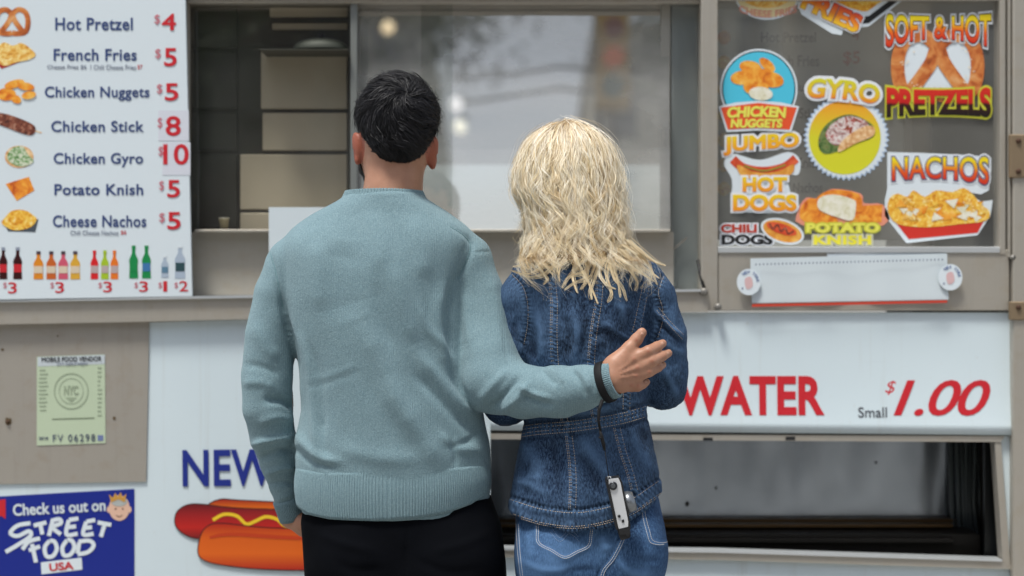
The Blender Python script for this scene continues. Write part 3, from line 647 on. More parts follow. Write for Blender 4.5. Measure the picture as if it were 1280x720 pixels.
# hand-lettered STREET FOOD, letter by letter from brush strokes
def brush(strokes, w=5.2):
    for k, s_ in enumerate(strokes): ribbon(smooth2(s_, 5), w, e-.0002*(k % 3), WHITE, bs, 'brush_lettering')
brush([[(38, 654), (22, 657), (13, 666), (22, 670), (36, 664), (38, 670), (24, 680), (7, 690)],
       [(42, 657), (58, 653)], [(50, 654), (53, 668)],
       [(66, 650), (61, 670)], [(64, 651), (74, 649), (76, 654), (66, 659), (76, 668)],
       [(86, 650), (83, 668), (97, 667)], [(86, 650), (98, 648)], [(85, 659), (95, 658)],
       [(108, 652), (104, 668), (117, 667)], [(108, 652), (119, 650)], [(106, 660), (115, 659)],
       [(122, 653), (139, 656)], [(131, 655), (126, 671)],
       [(50, 673), (36, 677), (28, 687)], [(40, 680), (45, 703)], [(36, 688), (50, 683)],
       [(62, 676), (56, 684), (58, 695), (66, 695), (71, 686), (68, 677), (62, 676)],
       [(84, 675), (78, 684), (80, 694), (88, 693), (93, 684), (90, 676), (84, 675)],
       [(99, 678), (97, 692)], [(98, 677), (112, 676), (117, 682), (110, 690), (97, 693)]])
shape([(51, 703), (102, 697), (103, 712), (52, 718)], e, WHITE, bs, 'usa_plate'); text('USA', (61.5, 703, 92, 713), e-.0006, RED, bs, bold=.03, rot=5)
shape([(-12, 626), (7, 624), (7, 649), (2, 645), (-12, 646)], e, RED, bs, 'red_mark')
SK = mat('face_print', 'e0b8a0', .5)
shape(ell(149, 635, 13, 16, 26), e, SK, bs, 'face_logo'); shape(ell(149, 627, 10, 6, 18), e-.0005, mat('grey_hair_print', 'b0b4b0', .5), bs, 'face_logo')
shape([(139, 628), (136, 618), (141, 622), (144, 616), (147, 621), (151, 615), (153, 622), (158, 617), (156, 628), (148, 624)], e-.001, mat('gold_print', 'c89440', .5), bs, 'face_logo')
for dx in (-4.5, 4.5): shape(ell(149+dx, 636, 1.4, 1, 8), e-.0006, mat('brown_print', '7a5a4c', .5), bs, 'face_logo')
ribbon([(145, 644), (149, 646), (153, 644)], 1, e-.0006, mat('brown_print', ''), bs, 'face_logo')
for sx in (-1, 1): shape(ell(149+13*sx, 637, 2.5, 4, 10), e+.0002, SK, bs, 'face_logo')
# --- NEW + hot dog picture
hd = thing('hot_dog_sign', 'printed hot dog with a yellow mustard squiggle on the white skirt, left of the man', 'picture', place(300, 715, y_))
OUTL = mat('hot_dog_outline', '3a1010', .4)
def hdm(name, c0, c1, c2, sc=1):
    m = mat(name, c0, .35); q = NB(m); q.color(q.ramp(q.attr('v', 'Fac'), [(0, c0), (.35, c1), (.7, c2), (1, c0)])); return m
S1 = hdm('sausage_end_print', '6a0c14', 'c01c14', '9c1418'); S2 = hdm('front_bun_print', 'b4200c', 'e06410', 'd85c0c'); S3 = hdm('back_bun_print', 'a01c10', 'd04010', 'e8700c')
bodyS = smooth2([(219, 652), (222, 640), (234, 632), (252, 631), (300, 636), (420, 640), (500, 650), (500, 668), (420, 674), (290, 674), (250, 673), (234, 669), (223, 661)], 6, True)
bun2 = smooth2([(252, 652), (258, 634), (275, 625), (300, 626), (380, 630), (470, 634), (520, 650), (500, 665), (300, 660)], 6, True)
bun1 = smooth2([(248, 690), (252, 668), (262, 657), (280, 655), (330, 660), (430, 664), (500, 668), (520, 690), (490, 708), (400, 712), (330, 711), (280, 706), (256, 700)], 6, True)
def grow(p, k):
    c = np.mean(np.array(p), 0); o = []; n = len(p)
    for i in range(n):
        a, b_ = np.array(p[i-1]), np.array(p[(i+1) % n]); t = b_-a; l = np.linalg.norm(t) or 1; nn = np.array([t[1], -t[0]])/l
        if np.dot(nn, np.array(p[i])-c) < 0: nn = -nn
        o.append(tuple(np.array(p[i])+nn*k))
    return o
for k, (pp, m_) in enumerate(((bun2, S3), (bodyS, S1), (bun1, S2))):
    yy = e-.0010*k
    shape(grow(pp, 1.4), yy, OUTL, hd, 'outline'); shape(pp, yy-.0004, m_, hd, 'bun' if k != 1 else 'sausage', gradv=True)
ribbon(smooth2([(266, 650), (280, 643), (296, 645), (308, 655), (320, 651), (332, 646), (346, 649), (356, 657), (368, 657), (390, 650), (410, 656)], 6), 4.2, e-.0019, mat('mustard_print', 'f0c828', .35), hd, 'mustard')
ribbon(smooth2([(262, 672), (290, 668), (360, 672), (470, 676)], 6), [3+2*math.sin(i/18*3.1) for i in range(19)], e-.0029, mat('bun_shade_print', 'c23c10', .4), hd, 'bun')
ns = thing('new_lettering', 'blue capital letters NEW on the white skirt above the printed hot dog', 'lettering', place(290, 610, y_))
text('NEW', (228, 562, 342, 608), e, BLUE, ns, bold=.022, rot=0.6, spacing=1.05)
# --- water price lettering
yw = -.010
wl = thing('water_lettering', 'red capital letters WATER on the white skirt, right of the woman\'s elbow', 'lettering', place(935, 520, yw))
stick(text('WATER', (846, 470, 1031, 519.5), -.012, RED, wl, bold=.035, spacing=1.02), lambda py: flapy(py)-.0007)
pl = thing('price_lettering', 'slanted red $1.00 beside small grey word Small on the white skirt', 'lettering', place(1160, 520, yw))
stick(text('1.00', (1117, 475, 1239, 520), -.012, RED, pl, shear=.32, spacing=.92, bold=.012, name='price'), lambda py: flapy(py)-.0007); stick(text('$', (1107, 476, 1121, 494), -.0112, RED, pl, shear=.32, name='price'), lambda py: flapy(py)-.0007)
stick(text('Small', (1073, 509, 1109, 522), -.012, DKGREY, pl, bold=.01), lambda py: flapy(py)-.0007)
# --- ticket strip with two round stickers
ts = -.0135
tk = thing('paper_strip', 'long white perforated paper strip with a red lower edge, taped below the sticker window', 'paper', place(1060, 384, ts))
b = MB(); nn_ = 24; vv = []
for i in range(nn_+1):
    u = i/nn_; px = 938+u*(1184-938); yo = ts-.004-.004*math.sin(u*9)*u-.002*math.sin(u*21)
    for py in (323-u*6, 351-u*5, 379-u*4.6): vv.append(tuple(P(px+(2 if py > 370 else 0), py, yo)))
b.add(vv, [(i*3+k, i*3+k+1, i*3+k+4, i*3+k+3) for i in range(nn_) for k in (0, 1)]); b.build('strip_sheet', PAPER, tk, True)
ts2 = ts-.0125
shape([(1033, 317), (1183, 314), (1183, 320), (1036, 324)], ts+.0, WHITE, tk, 'taped_edge')
for i in range(50): u = i/49; shape(ell(945+u*233, 330.5-u*6, 1.1, 1.4, 6), ts2, mat('perforation', '7c8696', .7), tk, 'perforation')
shape([(940, 380.2), (1184, 375.2), (1184, 378.4), (940, 383.6)], ts2, mat('red_strip_edge', 'c8402c', .5), tk, 'red_edge')
for cx, cy_, lab in ((936, 352.5, 'left'), (1188, 346.5, 'right')):
    st = thing('round_sticker', f'round white sticker with faint print at the {lab} end of the paper strip', 'sticker', place(cx, cy_+16, ts2), 'round white stickers at the ends of the paper strip')
    shape(ell(cx, cy_, 15, 16.5, 32), ts2-.0006, WHITE, st, 'sticker_disc')
    shape(smooth2([(cx-4, cy_-5), (cx+3, cy_-6), (cx+5, cy_+5), (cx-2, cy_+9), (cx-5, cy_+2)], 3, True), ts2-.0012, mat('pink_print', 'd8b4b4', .5), st, 'picture')
    for t_ in ('NEW', 'YORK'):
        a = -125 if t_ == 'NEW' else -58
        for j, ch_ in enumerate(t_):
            an = math.radians(a+j*17); x, y__ = cx+11.5*math.cos(an), cy_+12.5*math.sin(an); text(ch_, (x-1.5, y__-1.9, x+1.5, y__+1.9), ts2-.0012, mat('blue_small_print', '5c74a4', .5), st, rot=-(a+j*17+90), bold=.02)
    shape(ell(cx-8, cy_+8, 1, 1.3, 8), ts2-.0012, NAVY, st, 'picture')
# --- window stickers (on the outer face of the pane)
G = 'food stickers on the right-hand window'
g0 = .0112
def sticker(label, cx, cy_): return thing('food_sticker', label, 'sticker', place(cx, cy_, g0), G)
def outlined(s, bx, st, inner, edge='e6e9ee', eo=.09, mid=None, mo=.05, lay=0, **kw):
    text(s, bx, g0-.0006-lay, mat('sticker_edge_'+edge, edge, .4), st, off=eo, name='lettering_edge', **kw)
    if mid: text(s, bx, g0-.0011-lay, mid, st, off=mo, name='lettering_outline', **kw)
    return text(s, bx, g0-.0016-lay, inner, st, gradv=True, **kw)
# chicken nuggets
st = sticker('round cyan chicken nuggets sticker with an orange banner on the window', 948, 165)
shape(ell(948.5, 111, 48.5, 50, 48), g0, WHITE, st, 'backing'); shape(ell(948.5, 111, 46, 47.5, 48), g0-.0005, mat('dark_ring_print', '14343c', .4), st, 'ring'); shape(ell(948.5, 111, 44.5, 46, 48), g0-.001, CYAN, st, 'disc')
for cx, cy_, rx, ry_, r in ((938, 84, 14, 8, 10), (959, 81, 12, 6, 40), (929, 97, 16, 9, -5), (962, 99, 18, 10, 12), (948, 94, 15, 9, 0), (945, 108, 16, 11, 0)): shape(ell(cx, cy_, rx, ry_, 20, r), g0-.0011-.0002*(abs(cy_-80)/5.), NUGG, st, 'nugget_picture')
shape(ell(951, 117, 15, 8.5, 20, 5), g0-.0024, CREAM, st, 'nugget_picture')
ban = [(899, 134), (948, 128), (998, 134), (990, 163), (948, 160), (908, 163)]
shape(smooth2([(898, 133), (920, 128), (948, 126), (976, 128), (999, 133), (989, 165), (948, 163), (908, 165)], 1, True), g0-.0026, WHITE, st, 'backing'); shape([(901, 134.5), (948, 128.5), (996, 134.5), (987, 162), (948, 160), (910, 162)], g0-.003, ORANGE, st, 'banner')
text('CHICKEN', (909, 134, 983, 148), g0-.0036, LYEL, st, bold=.05, shear=.1, warp=warp_arc(1.5)); text('NUGGETS', (913, 148.5, 978, 160), g0-.0036, LYEL, st, bold=.05, shear=.1)
# gyro
st = sticker('yellow gyro sticker with a scalloped white rim on the window', 1056, 225)
sc = []
for i in range(96):
    r = 1.0 if i % 2 else .93; a = 2*math.pi*i/96; sc.append((1058+54*r*math.cos(a), 172+54*r*math.sin(a)))
shape(sc, g0, mat('pale_blue_print', 'b4c8e0', .4), st, 'scalloped_rim'); shape([(1058+(x-1058)*.955, 172+(y-172)*.955) for x, y in sc], g0-.0004, WHITE, st, 'scalloped_rim')
shape(ell(1056, 172, 45, 46, 48), g0-.0008, GYRBG, st, 'disc', gradv=True)
shape(smooth2([(1023, 182), (1026, 165), (1040, 150), (1062, 143), (1082, 150), (1093, 160), (1090, 172), (1068, 180), (1045, 190), (1030, 192)], 4, True), g0-.0013, LETT, st, 'gyro_picture')
shape(smooth2([(1032, 170), (1040, 155), (1060, 145), (1082, 151), (1084, 160), (1062, 172), (1045, 182)], 4, True), g0-.0017, TOPP, st, 'gyro_picture')
shape(smooth2([(1048, 190), (1052, 177), (1068, 164), (1084, 157), (1093, 160), (1091, 170), (1070, 179)], 4, True), g0-.0021, TORT, st, 'gyro_picture')
gw = lambda u, v, X, Y: (X, Y+9*(u-.12)-3*np.sin(np.pi*u))
outlined('GYRO', (1009, 99, 1100, 124), st, GYRL, eo=.11, bold=.04, shear=.15, warp=gw, lay=.0018)
# pretzels
st = sticker('soft and hot pretzels sticker with flame lettering, top right of the window', 1172, 148)
shape(smooth2([(1127, 60), (1140, 45), (1170, 50), (1205, 45), (1224, 62), (1220, 90), (1216, 112), (1126, 114), (1124, 85)], 4, True), g0, WHITE, st, 'backing')
pretzel(1172, 82, 100, 76, 17, g0-.0012, PRETZ, st)
SALT = mat('salt_print', 'f0dcc0', .4)
for k in range(34):
    a = random.uniform(0, 6.28); r_ = random.uniform(.86, 1.06); x_, y__ = 1172+44*r_*math.cos(a), 84+33*r_*math.sin(a)
    if y__ > 60: shape(ell(x_, y__, 1.2, .9, 6), g0-.0019, SALT, st, 'salt_grain')
wsh = lambda u, v, X, Y: (X, Y-(v-.5)*6*np.abs(2*u-1)**2+8*(1-v)*(-1)*np.sin(np.pi*u))
outlined('SOFT & HOT', (1107, 20, 1239, 57), st, FIRE, eo=.075, mid=BLACK, mo=.03, bold=.03, warp=wsh, lay=.0016)
outlined('PRETZELS', (1108, 112, 1239, 144), st, FIRE2, edge='c8c83c', eo=.06, bold=.05, lay=.0034, warp=lambda u, v, X, Y: (X, Y-(v-.5)*7*np.abs(2*u-1)**2))
# jumbo hot dogs
st = sticker('jumbo hot dogs sticker with orange-yellow letters, left of the gyro sticker', 948, 266)
shape(smooth2([(905, 205), (915, 192), (950, 200), (985, 190), (1000, 200), (998, 218), (985, 222), (985, 262), (920, 262), (915, 225)], 4, True), g0, WHITE, st, 'backing')
outlined('JUMBO', (904, 168, 999, 192), st, YELO, eo=.10, bold=.05, warp=lambda u, v, X, Y: (X, Y+3-6*u+0*v))
ribbon(smooth2([(916, 199), (930, 210), (955, 214), (980, 209), (995, 198)], 6), 11, g0-.0006, SAUS, st, 'hot_dog_picture')
shape(smooth2([(922, 206), (940, 214), (958, 216), (976, 213), (992, 205), (990, 217), (972, 224), (945, 225), (926, 219)], 4, True), g0-.0012, BUN, st, 'hot_dog_picture')
ribbon(smooth2([(930, 207), (945, 212), (960, 213), (982, 206)], 5), 1.6, g0-.0017, mat('relish_green', '8a9a34', .5), st, 'hot_dog_picture')
outlined('HOT', (928, 221, 984, 240), st, YELO, eo=.10, bold=.05, lay=.001); outlined('DOGS', (916, 243, 996, 264), st, YELO, eo=.10, bold=.05, lay=.001)
# chili dogs
st = sticker('small chili dogs sticker with red and black serif letters, bottom left of the window', 950, 308)
outlined('CHILI', (901, 280, 946, 291), st, mat('chili_red', 'b83c28', .4), eo=.12, bold=.05); outlined('DOGS', (902, 293, 966, 306), st, BLACK, eo=.10, bold=.05)
shape(ell(978, 289, 28, 15, 26, 18), g0-.002, WHITE, st, 'backing'); shape(ell(978, 289, 25, 12.5, 26, 18), g0-.0024, BUN, st, 'bun_picture'); shape(ell(977, 286, 20, 6.5, 20, 18), g0-.0028, SAUS, st, 'sausage_picture'); ribbon(smooth2([(962, 279), (966, 286), (972, 281), (976, 289), (982, 285), (985, 292), (992, 289)], 4), 2, g0-.0032, MEAT, st, 'chili_picture')
# potato knish
st = sticker('potato knish sticker with pale yellow letters below the gyro sticker', 1052, 306)
shape(smooth2([(998, 262), (1008, 247), (1022, 248), (1040, 236), (1076, 242), (1080, 254), (1104, 256), (1104, 282), (1004, 282)], 3, True), g0, mat('orange_rim_print', 'e8967c', .4), st, 'backing')
shape(smooth2([(1000, 262), (1010, 249), (1022, 250), (1042, 268), (1045, 279), (1005, 277)], 3, True), g0-.0005, KNISH, st, 'knish_picture'); shape([(1078, 257), (1103, 256), (1102, 278), (1060, 279)], g0-.0005, KNISH, st, 'knish_picture')
shape(smooth2([(1022, 246), (1042, 237), (1074, 243), (1077, 262), (1070, 275), (1050, 268), (1024, 258)], 3, True), g0-.001, KNISH, st, 'knish_picture')
shape(smooth2([(1024, 248), (1042, 243), (1066, 249), (1070, 256), (1066, 275), (1048, 272), (1024, 262)], 3, True), g0-.0015, CREAM, st, 'knish_picture')
outlined('POTATO', (1008, 279, 1099, 291), st, LYEL, edge='c8c840', eo=.1, bold=.05, lay=.0012, spacing=1.1); outlined('KNISH', (1017, 294, 1089, 306), st, YEL, edge='c8c8b0', eo=.1, bold=.05, lay=.0012, spacing=1.1)
# nachos
st = sticker('nachos sticker showing a red paper tray of chips, bottom right of the window', 1172, 302)
shape([(1109, 190), (1150, 191), (1215, 194), (1239, 197), (1239, 212), (1236, 238), (1226, 243), (1209, 240), (1226, 252), (1241, 250), (1238, 270), (1222, 294), (1133, 304), (1106, 270), (1106, 250), (1109, 236)], g0, WHITE, st, 'backing')
shape([(1118, 276), (1232, 272), (1222, 291), (1136, 299)], g0-.0005, mat('tray_red_print', 'd03428', .4), st, 'tray_picture')
shape(smooth2([(1110, 264), (1112, 248), (1122, 242), (1134, 246), (1142, 238), (1156, 246), (1170, 238), (1190, 240), (1205, 235), (1218, 245), (1226, 256), (1237, 264), (1232, 276), (1200, 280), (1160, 284), (1122, 280)], 3, True), g0-.001, CHEESE, st, 'nachos_picture')
for k in range(34):
    cx, cy_ = random.uniform(1118, 1228), random.uniform(250, 273); a = random.uniform(0, 6.28); r = random.uniform(5, 10)
    shape([(cx+r*math.cos(a+j*2.1), cy_+r*.75*math.sin(a+j*2.1)) for j in range(3)], g0-.0014-.00002*k, [CHEESE, FRIES, NUGG, CREAM][k % 4 if k % 8 else 3], st, 'nacho_chip')
outlined('NACHOS', (1115, 196, 1236, 229), st, FIRE, eo=.09, mid=mat('blue_shadow_print', '5c6880', .4), mo=.045, bold=.02, warp=lambda u, v, X, Y: (X, Y-5*np.sin(np.pi*u)*(1-v)+5*(u-.5)*(1-v)))
# fries (cut by the frame)
st = sticker('loaded fries sticker with black tray and orange letters, cut off at the top', 1065, 40)
shape([(999, -30), (1130, -30), (1134, -4), (1086, 33), (1070, 35), (1056, 30), (1052, 44), (1040, 42), (1002, 18), (997, 6)], g0, WHITE, st, 'backing')
shape([(1020, -30), (1130, -30), (1127, -2), (1086, 29), (1073, 30), (1026, 0)], g0-.0005, BLACK, st, 'tray_picture'); shape([(1030, -30), (1120, -30), (1118, -4), (1086, 20), (1076, 21), (1036, 0)], g0-.001, WHITE, st, 'tray_picture')
shape(smooth2([(1032, -30), (1112, -30), (1116, -8), (1098, 4), (1084, 14), (1070, 12), (1052, 6), (1036, -4)], 2, True), g0-.0014, CHEESE, st, 'fries_picture')
outlined('FRIES', (1001, 3, 1079, 27), st, ORYE, eo=.07, bold=.05, rot=-25, mid=mat('dark_red_outline', '8a2a18', .4), mo=.02, lay=.0012)
st = sticker('cheese fries sticker with a curved yellow edge, cut by the top of the frame', 958, 24)
shape(ell(959, -8, 41, 33, 36), g0, WHITE, st, 'backing'); shape(ell(959, -9, 39, 31, 36), g0-.0005, mat('cream_yellow_print', 'e8d8a4', .4), st, 'disc'); shape(ell(958, -14, 36, 24, 30), g0-.001, FRIES, st, 'fries_picture')
text('CHEESE FRIES', (924, 8, 996, 17), g0-.0016, mat('pale_orange_print', 'e09a84', .5), st, bold=.02, warp=lambda u, v, X, Y: (X, Y-7*(2*u-1)**2+5))
# ------------------------------------------------------------------ people: implicit surfaces (openvdb) for bodies and cloth
class Vol:
    def __init__(s, lo, hi, h):
        s.lo = np.array(lo, float); s.h = h; s.n = np.ceil((np.array(hi)-s.lo)/h).astype(int)+1
        s.ax = [s.lo[i]+h*np.arange(s.n[i]) for i in range(3)]; s.A = np.full(s.n, .05, dtype=np.float32)
    def sl(s, lo, hi):
        a = np.clip(np.floor((np.array(lo)-s.lo)/s.h).astype(int), 0, s.n-1); b = np.clip(np.ceil((np.array(hi)-s.lo)/s.h).astype(int)+1, 1, s.n)
        if (b <= a).any(): return None, None, None, None
        k = tuple(slice(a[i], b[i]) for i in range(3))
        g = [s.ax[i][k[i]].astype(np.float32) for i in range(3)]
        return k, g[0][:, None, None], g[1][None, :, None], g[2][None, None, :]
    def comb(s, k, d, kk, op):
        a = s.A[k]
        if op == 'add':
            if kk <= 0: s.A[k] = np.minimum(a, d); return
            h = np.clip(.5+.5*(a-d)/kk, 0, 1); s.A[k] = d*h+a*(1-h)-kk*h*(1-h)
        else:
            if kk <= 0: s.A[k] = np.maximum(a, -d); return
            h = np.clip(.5-.5*(a+d)/kk, 0, 1); s.A[k] = a*(1-h)-d*h+kk*h*(1-h)
    def cone(s, a, b, ra, rb, k=.01, sc=(1,1,1), op='add'):
        a = np.array(a, float); b = np.array(b, float); sc = np.array(sc, float); pad = max(ra, rb)*max(sc)+.03+k
        kk, X, Y, Z = s.sl(np.minimum(a, b)-pad, np.maximum(a, b)+pad)
        if kk is None: return
        ab = (b-a)/sc; L = max((ab**2).sum(), 1e-12)
        px, py, pz = (X-a[0])/sc[0], (Y-a[1])/sc[1], (Z-a[2])/sc[2]
        t = np.clip((px*ab[0]+py*ab[1]+pz*ab[2])/L, 0, 1)
        d = np.sqrt((px-t*ab[0])**2+(py-t*ab[1])**2+(pz-t*ab[2])**2)-(ra+(rb-ra)*t)
        s.comb(kk, (d*sc.min()).astype(np.float32), k, op)
    def chain(s, pts, rs, k=.012, sc=(1,1,1), op='add'):
        for i in range(len(pts)-1): s.cone(pts[i], pts[i+1], rs[i], rs[i+1], k, sc, op)
    def ell(s, c, r, k=.01, op='add', rot=None):
        r = np.array(r, float); pad = r.max()+.03+k; kk, X, Y, Z = s.sl(np.array(c)-pad, np.array(c)+pad)
        if kk is None: return
        x, y, z = X-c[0], Y-c[1], Z-c[2]
        if rot is not None:
            M = np.array(rot.to_matrix() if hasattr(rot, 'to_matrix') else rot)
            x, y, z = [M[0][i]*x+M[1][i]*y+M[2][i]*z for i in range(3)]
        q = np.sqrt((x/r[0])**2+(y/r[1])**2+(z/r[2])**2); g = np.sqrt((x/r[0]**2)**2+(y/r[1]**2)**2+(z/r[2]**2)**2)
        d = q*(q-1)/np.maximum(g, 1e-6); s.comb(kk, np.clip(d, -.05, .05).astype(np.float32), k, op)
    def rings(s, R, k=.012, p=2.3, op='add', y0=None):
        """R rows: (py, xl_px, xr_px, half depth, yc) at the figure's plane; stacked cross-sections"""
        R = np.array(sorted(R, key=lambda r: -r[0]), float)
        z = CZ-(R[:, 0]-360)/F*(R[:, 4]-CY); xl = (R[:, 1]-640)/F*(R[:, 4]-CY); xr = (R[:, 2]-640)/F*(R[:, 4]-CY)
        lo = (xl.min()-.05, (R[:, 4]-R[:, 3]).min()-.05, z.min()-.04); hi = (xr.max()+.05, (R[:, 4]+R[:, 3]).max()+.05, z.max()+.04)
        kk, X, Y, Z = s.sl(lo, hi); zz = Z[0, 0]
        zf = np.linspace(z.min(), z.max(), 240); sm = lambda v: np.convolve(np.pad(np.interp(zf, z, v), 6, mode='edge'), np.ones(13)/13, 'valid')
        it = lambda v: np.interp(zz, zf, sm(v)).astype(np.float32)[None, None, :]
        XL, XR, HD, YC = it(xl), it(xr), it(R[:, 3]), it(R[:, 4]); hw = (XR-XL)/2; cx = (XR+XL)/2
        q = ((np.abs(X-cx)/hw)**p+(np.abs(Y-YC)/HD)**p)**(1/p)
        gx = (np.abs(X-cx)/hw)**(p-1)/hw; gy = (np.abs(Y-YC)/HD)**(p-1)/HD; g = np.sqrt(gx**2+gy**2)/np.maximum(q, 1e-3)**(p-1)
        d = (q-1)/np.maximum(g, 1e-3); d = np.where(q < .3, -.05, d)
        d = np.maximum(d, np.maximum(Z-z.max(), z.min()-Z)); s.comb(kk, np.clip(d, -.05, .05).astype(np.float32), k, op)
    def below(s, f):                          # cut away everything under the surface z = f(x) (px based)
        X = s.ax[0][:, None, None]; Z = s.ax[2][None, None, :]; s.A = np.maximum(s.A, (f(X)-Z).astype(np.float32))
    def blur(s, n=1):
        for _ in range(n):
            for ax in range(3):
                A = s.A; B = A.copy(); sl = [slice(None)]*3
                a = [slice(None)]*3; b = [slice(None)]*3; c = [slice(None)]*3; a[ax] = slice(0, -2); b[ax] = slice(1, -1); c[ax] = slice(2, None)
                B[tuple(b)] = .25*A[tuple(a)]+.5*A[tuple(b)]+.25*A[tuple(c)]; s.A = B
    def mesh(s):
        A = np.clip(s.A, -3*s.h, 3*s.h); A[0] = A[-1] = 3*s.h; A[:, 0] = A[:, -1] = 3*s.h; A[:, :, 0] = A[:, :, -1] = 3*s.h
        g = openvdb.FloatGrid(background=float(3*s.h)); g.copyFromArray(np.ascontiguousarray(A.astype(np.float32))); g.transform = openvdb.createLinearTransform(1.0)
        p, q_ = g.convertToQuads(0.0); p = p*s.h+s.lo
        return p.astype(np.float64), q_.astype(np.int64)
def vnormals(V, Q):
    a, b, c, d = (V[Q[:, i]] for i in range(4)); n = np.cross(c-a, d-b); N = np.zeros_like(V)
    for i in range(4): np.add.at(N, Q[:, i], n)
    return N/np.maximum(np.linalg.norm(N, axis=1)[:, None], 1e-12)
def largest(V, Q):                              # keep the biggest connected piece
    lab = np.arange(len(V))
    for _ in range(400):
        m = lab[Q].min(1); new = lab.copy()
        for i in range(4): np.minimum.at(new, Q[:, i], m)
        new = new[new]
        if (new == lab).all(): break
        lab = new
    u, c = np.unique(lab, return_counts=True); keep = lab == u[c.argmax()]; mp = np.cumsum(keep)-1
    return V[keep], mp[Q[keep[Q[:, 0]]]]
def topx(V):
    d = V[:, 1]-CY; return 640+V[:, 0]*F/d, 360-(V[:, 2]-CZ)*F/d
def seg_dist(px, py, poly):
    D = np.full(len(px), 1e9); T = np.zeros(len(px)); L = 0; tot = sum(math.dist(poly[i], poly[i+1]) for i in range(len(poly)-1)); SG = np.zeros(len(px))
    for i in range(len(poly)-1):
        ax, ay = poly[i]; bx, by = poly[i+1]; l2 = (bx-ax)**2+(by-ay)**2; t = np.clip(((px-ax)*(bx-ax)+(py-ay)*(by-ay))/l2, 0, 1)
        d = np.hypot(px-ax-t*(bx-ax), py-ay-t*(by-ay)); m = d < D; D[m] = d[m]; T[m] = ((L+t*math.sqrt(l2))/tot)[m]
        SG[m] = (((bx-ax)*(py-ay)-(by-ay)*(px-ax)) > 0)[m]*2.-1; L += math.sqrt(l2)
    return D, T, SG
def folds(V, N, L, base=None, face=-1):
    """L: (points px, width px, height m[, end_taper]) gaussian ridges (+) and valleys (-) pressed into the cloth that faces the camera"""
    px, py = topx(V); w = np.clip((-N[:, 1]*(-face)+.25)/.6, 0, 1); D = np.zeros(len(V))
    for f in L:
        pts = smooth2(f[0], 5) if len(f[0]) > 2 else f[0]
        d, t, sg = seg_dist(px, py, pts); tp = f[3] if len(f) > 3 else 1
        e = np.clip(np.minimum(t, 1-t)*5, 0, 1)*.85+.15 if tp else 1
        D += f[2]*np.exp(-(d/f[1])**2)*e
    return V+N*(D*w)[:, None], D*w
_lat = rng.uniform(-1, 1, (24, 24, 24)).astype(np.float32)
def vnoise(Pn):
    i = np.floor(Pn).astype(int); f = Pn-i; f = f*f*(3-2*f); o = 0
    for a in (0, 1):
        for b in (0, 1):
            for c in (0, 1):
                w = (f[:, 0] if a else 1-f[:, 0])*(f[:, 1] if b else 1-f[:, 1])*(f[:, 2] if c else 1-f[:, 2])
                o = o+w*_lat[(i[:, 0]+a) % 24, (i[:, 1]+b) % 24, (i[:, 2]+c) % 24]
    return o
def fbm(Pn, oct=4, g=.5):
    o = 0; a = 1
    for k in range(oct): o = o+a*vnoise(Pn*2**k+k*7.3); a *= g
    return o
def attrf(o, name, arr):
    a = o.data.attributes.new(name, 'FLOAT', 'POINT'); a.data.foreach_set('value', np.asarray(arr, dtype=np.float32))
def PP(px, py, y): return np.array(P(px, py, y))
# ---- hands: palm frame (origin wrist, X = finger direction, Y = towards thumb, Z = back of hand)
def hand(v, o, X, Z, side=1, curl=(.35,.4,.45,.5), spread=.09, s=1.0, thumb=.6):
    X = Vector(X).normalized(); Z = (Vector(Z)-X*Vector(Z).dot(X)).normalized(); Y = Z.cross(X)*side; o = Vector(o)
    L = lambda x, y, z=0: o+(X*x+Y*y+Z*z)*s
    for y in (-.028, -.01, .01, .028): v.cone(L(.02, y*.7), L(.088-abs(y)*.2, y), .016*s, .0115*s, .012*s)
    v.cone(L(-.02, 0), L(.03, 0), .024*s, .023*s, .015*s, )
    for i, (y, l, r) in enumerate(((.030, .072, .0087), (.010, .080, .009), (-.011, .074, .0086), (-.031, .058, .0076))):
        p = L(.086-abs(y)*.2, y); a = 0; c = curl[i]; sp = spread*(1.5-i)*.7
        for f, rr in ((.46, 1), (.30, .92), (.24, .82)):
            a += c; dr = X*math.cos(a)*math.cos(sp)+Y*math.sin(sp)*math.cos(a)-Z*math.sin(a); q_ = p+dr*l*f*s; v.cone(p, q_, r*rr*s*1.03, r*rr*.95*s, .004*s); p = q_
    p = L(.018, .02); q_ = L(.052, .046, -.01); v.cone(p, q_, .016*s, .0115*s, .012*s); r_ = q_+(X*.75+Y*.45*(1-thumb)-Z*.35*thumb)*.032*s; v.cone(q_, r_, .0112*s, .0098*s, .004*s); v.cone(r_, r_+(X*.9-Z*.3*thumb)*.026*s, .0098*s, .008*s, .004*s)
def shoe(name, x, y, m, parent, yaw=0, L=.29):
    v = Vol((x-.12, y-.16, -.005), (x+.12, y+.26, .16), .0035)
    v.cone((x, y-.05, .045), (x, y+.16, .035), .043, .04, .02); v.cone((x, y-.05, .03), (x, y+.15, .026), .042, .045, .02); v.cone((x, y-.04, .09), (x, y-.02, .12), .043, .04, .03)
    v.below(lambda X: .002+0*X); V, Q = v.mesh(); return meshobj(name, V, Q, m, parent, True)

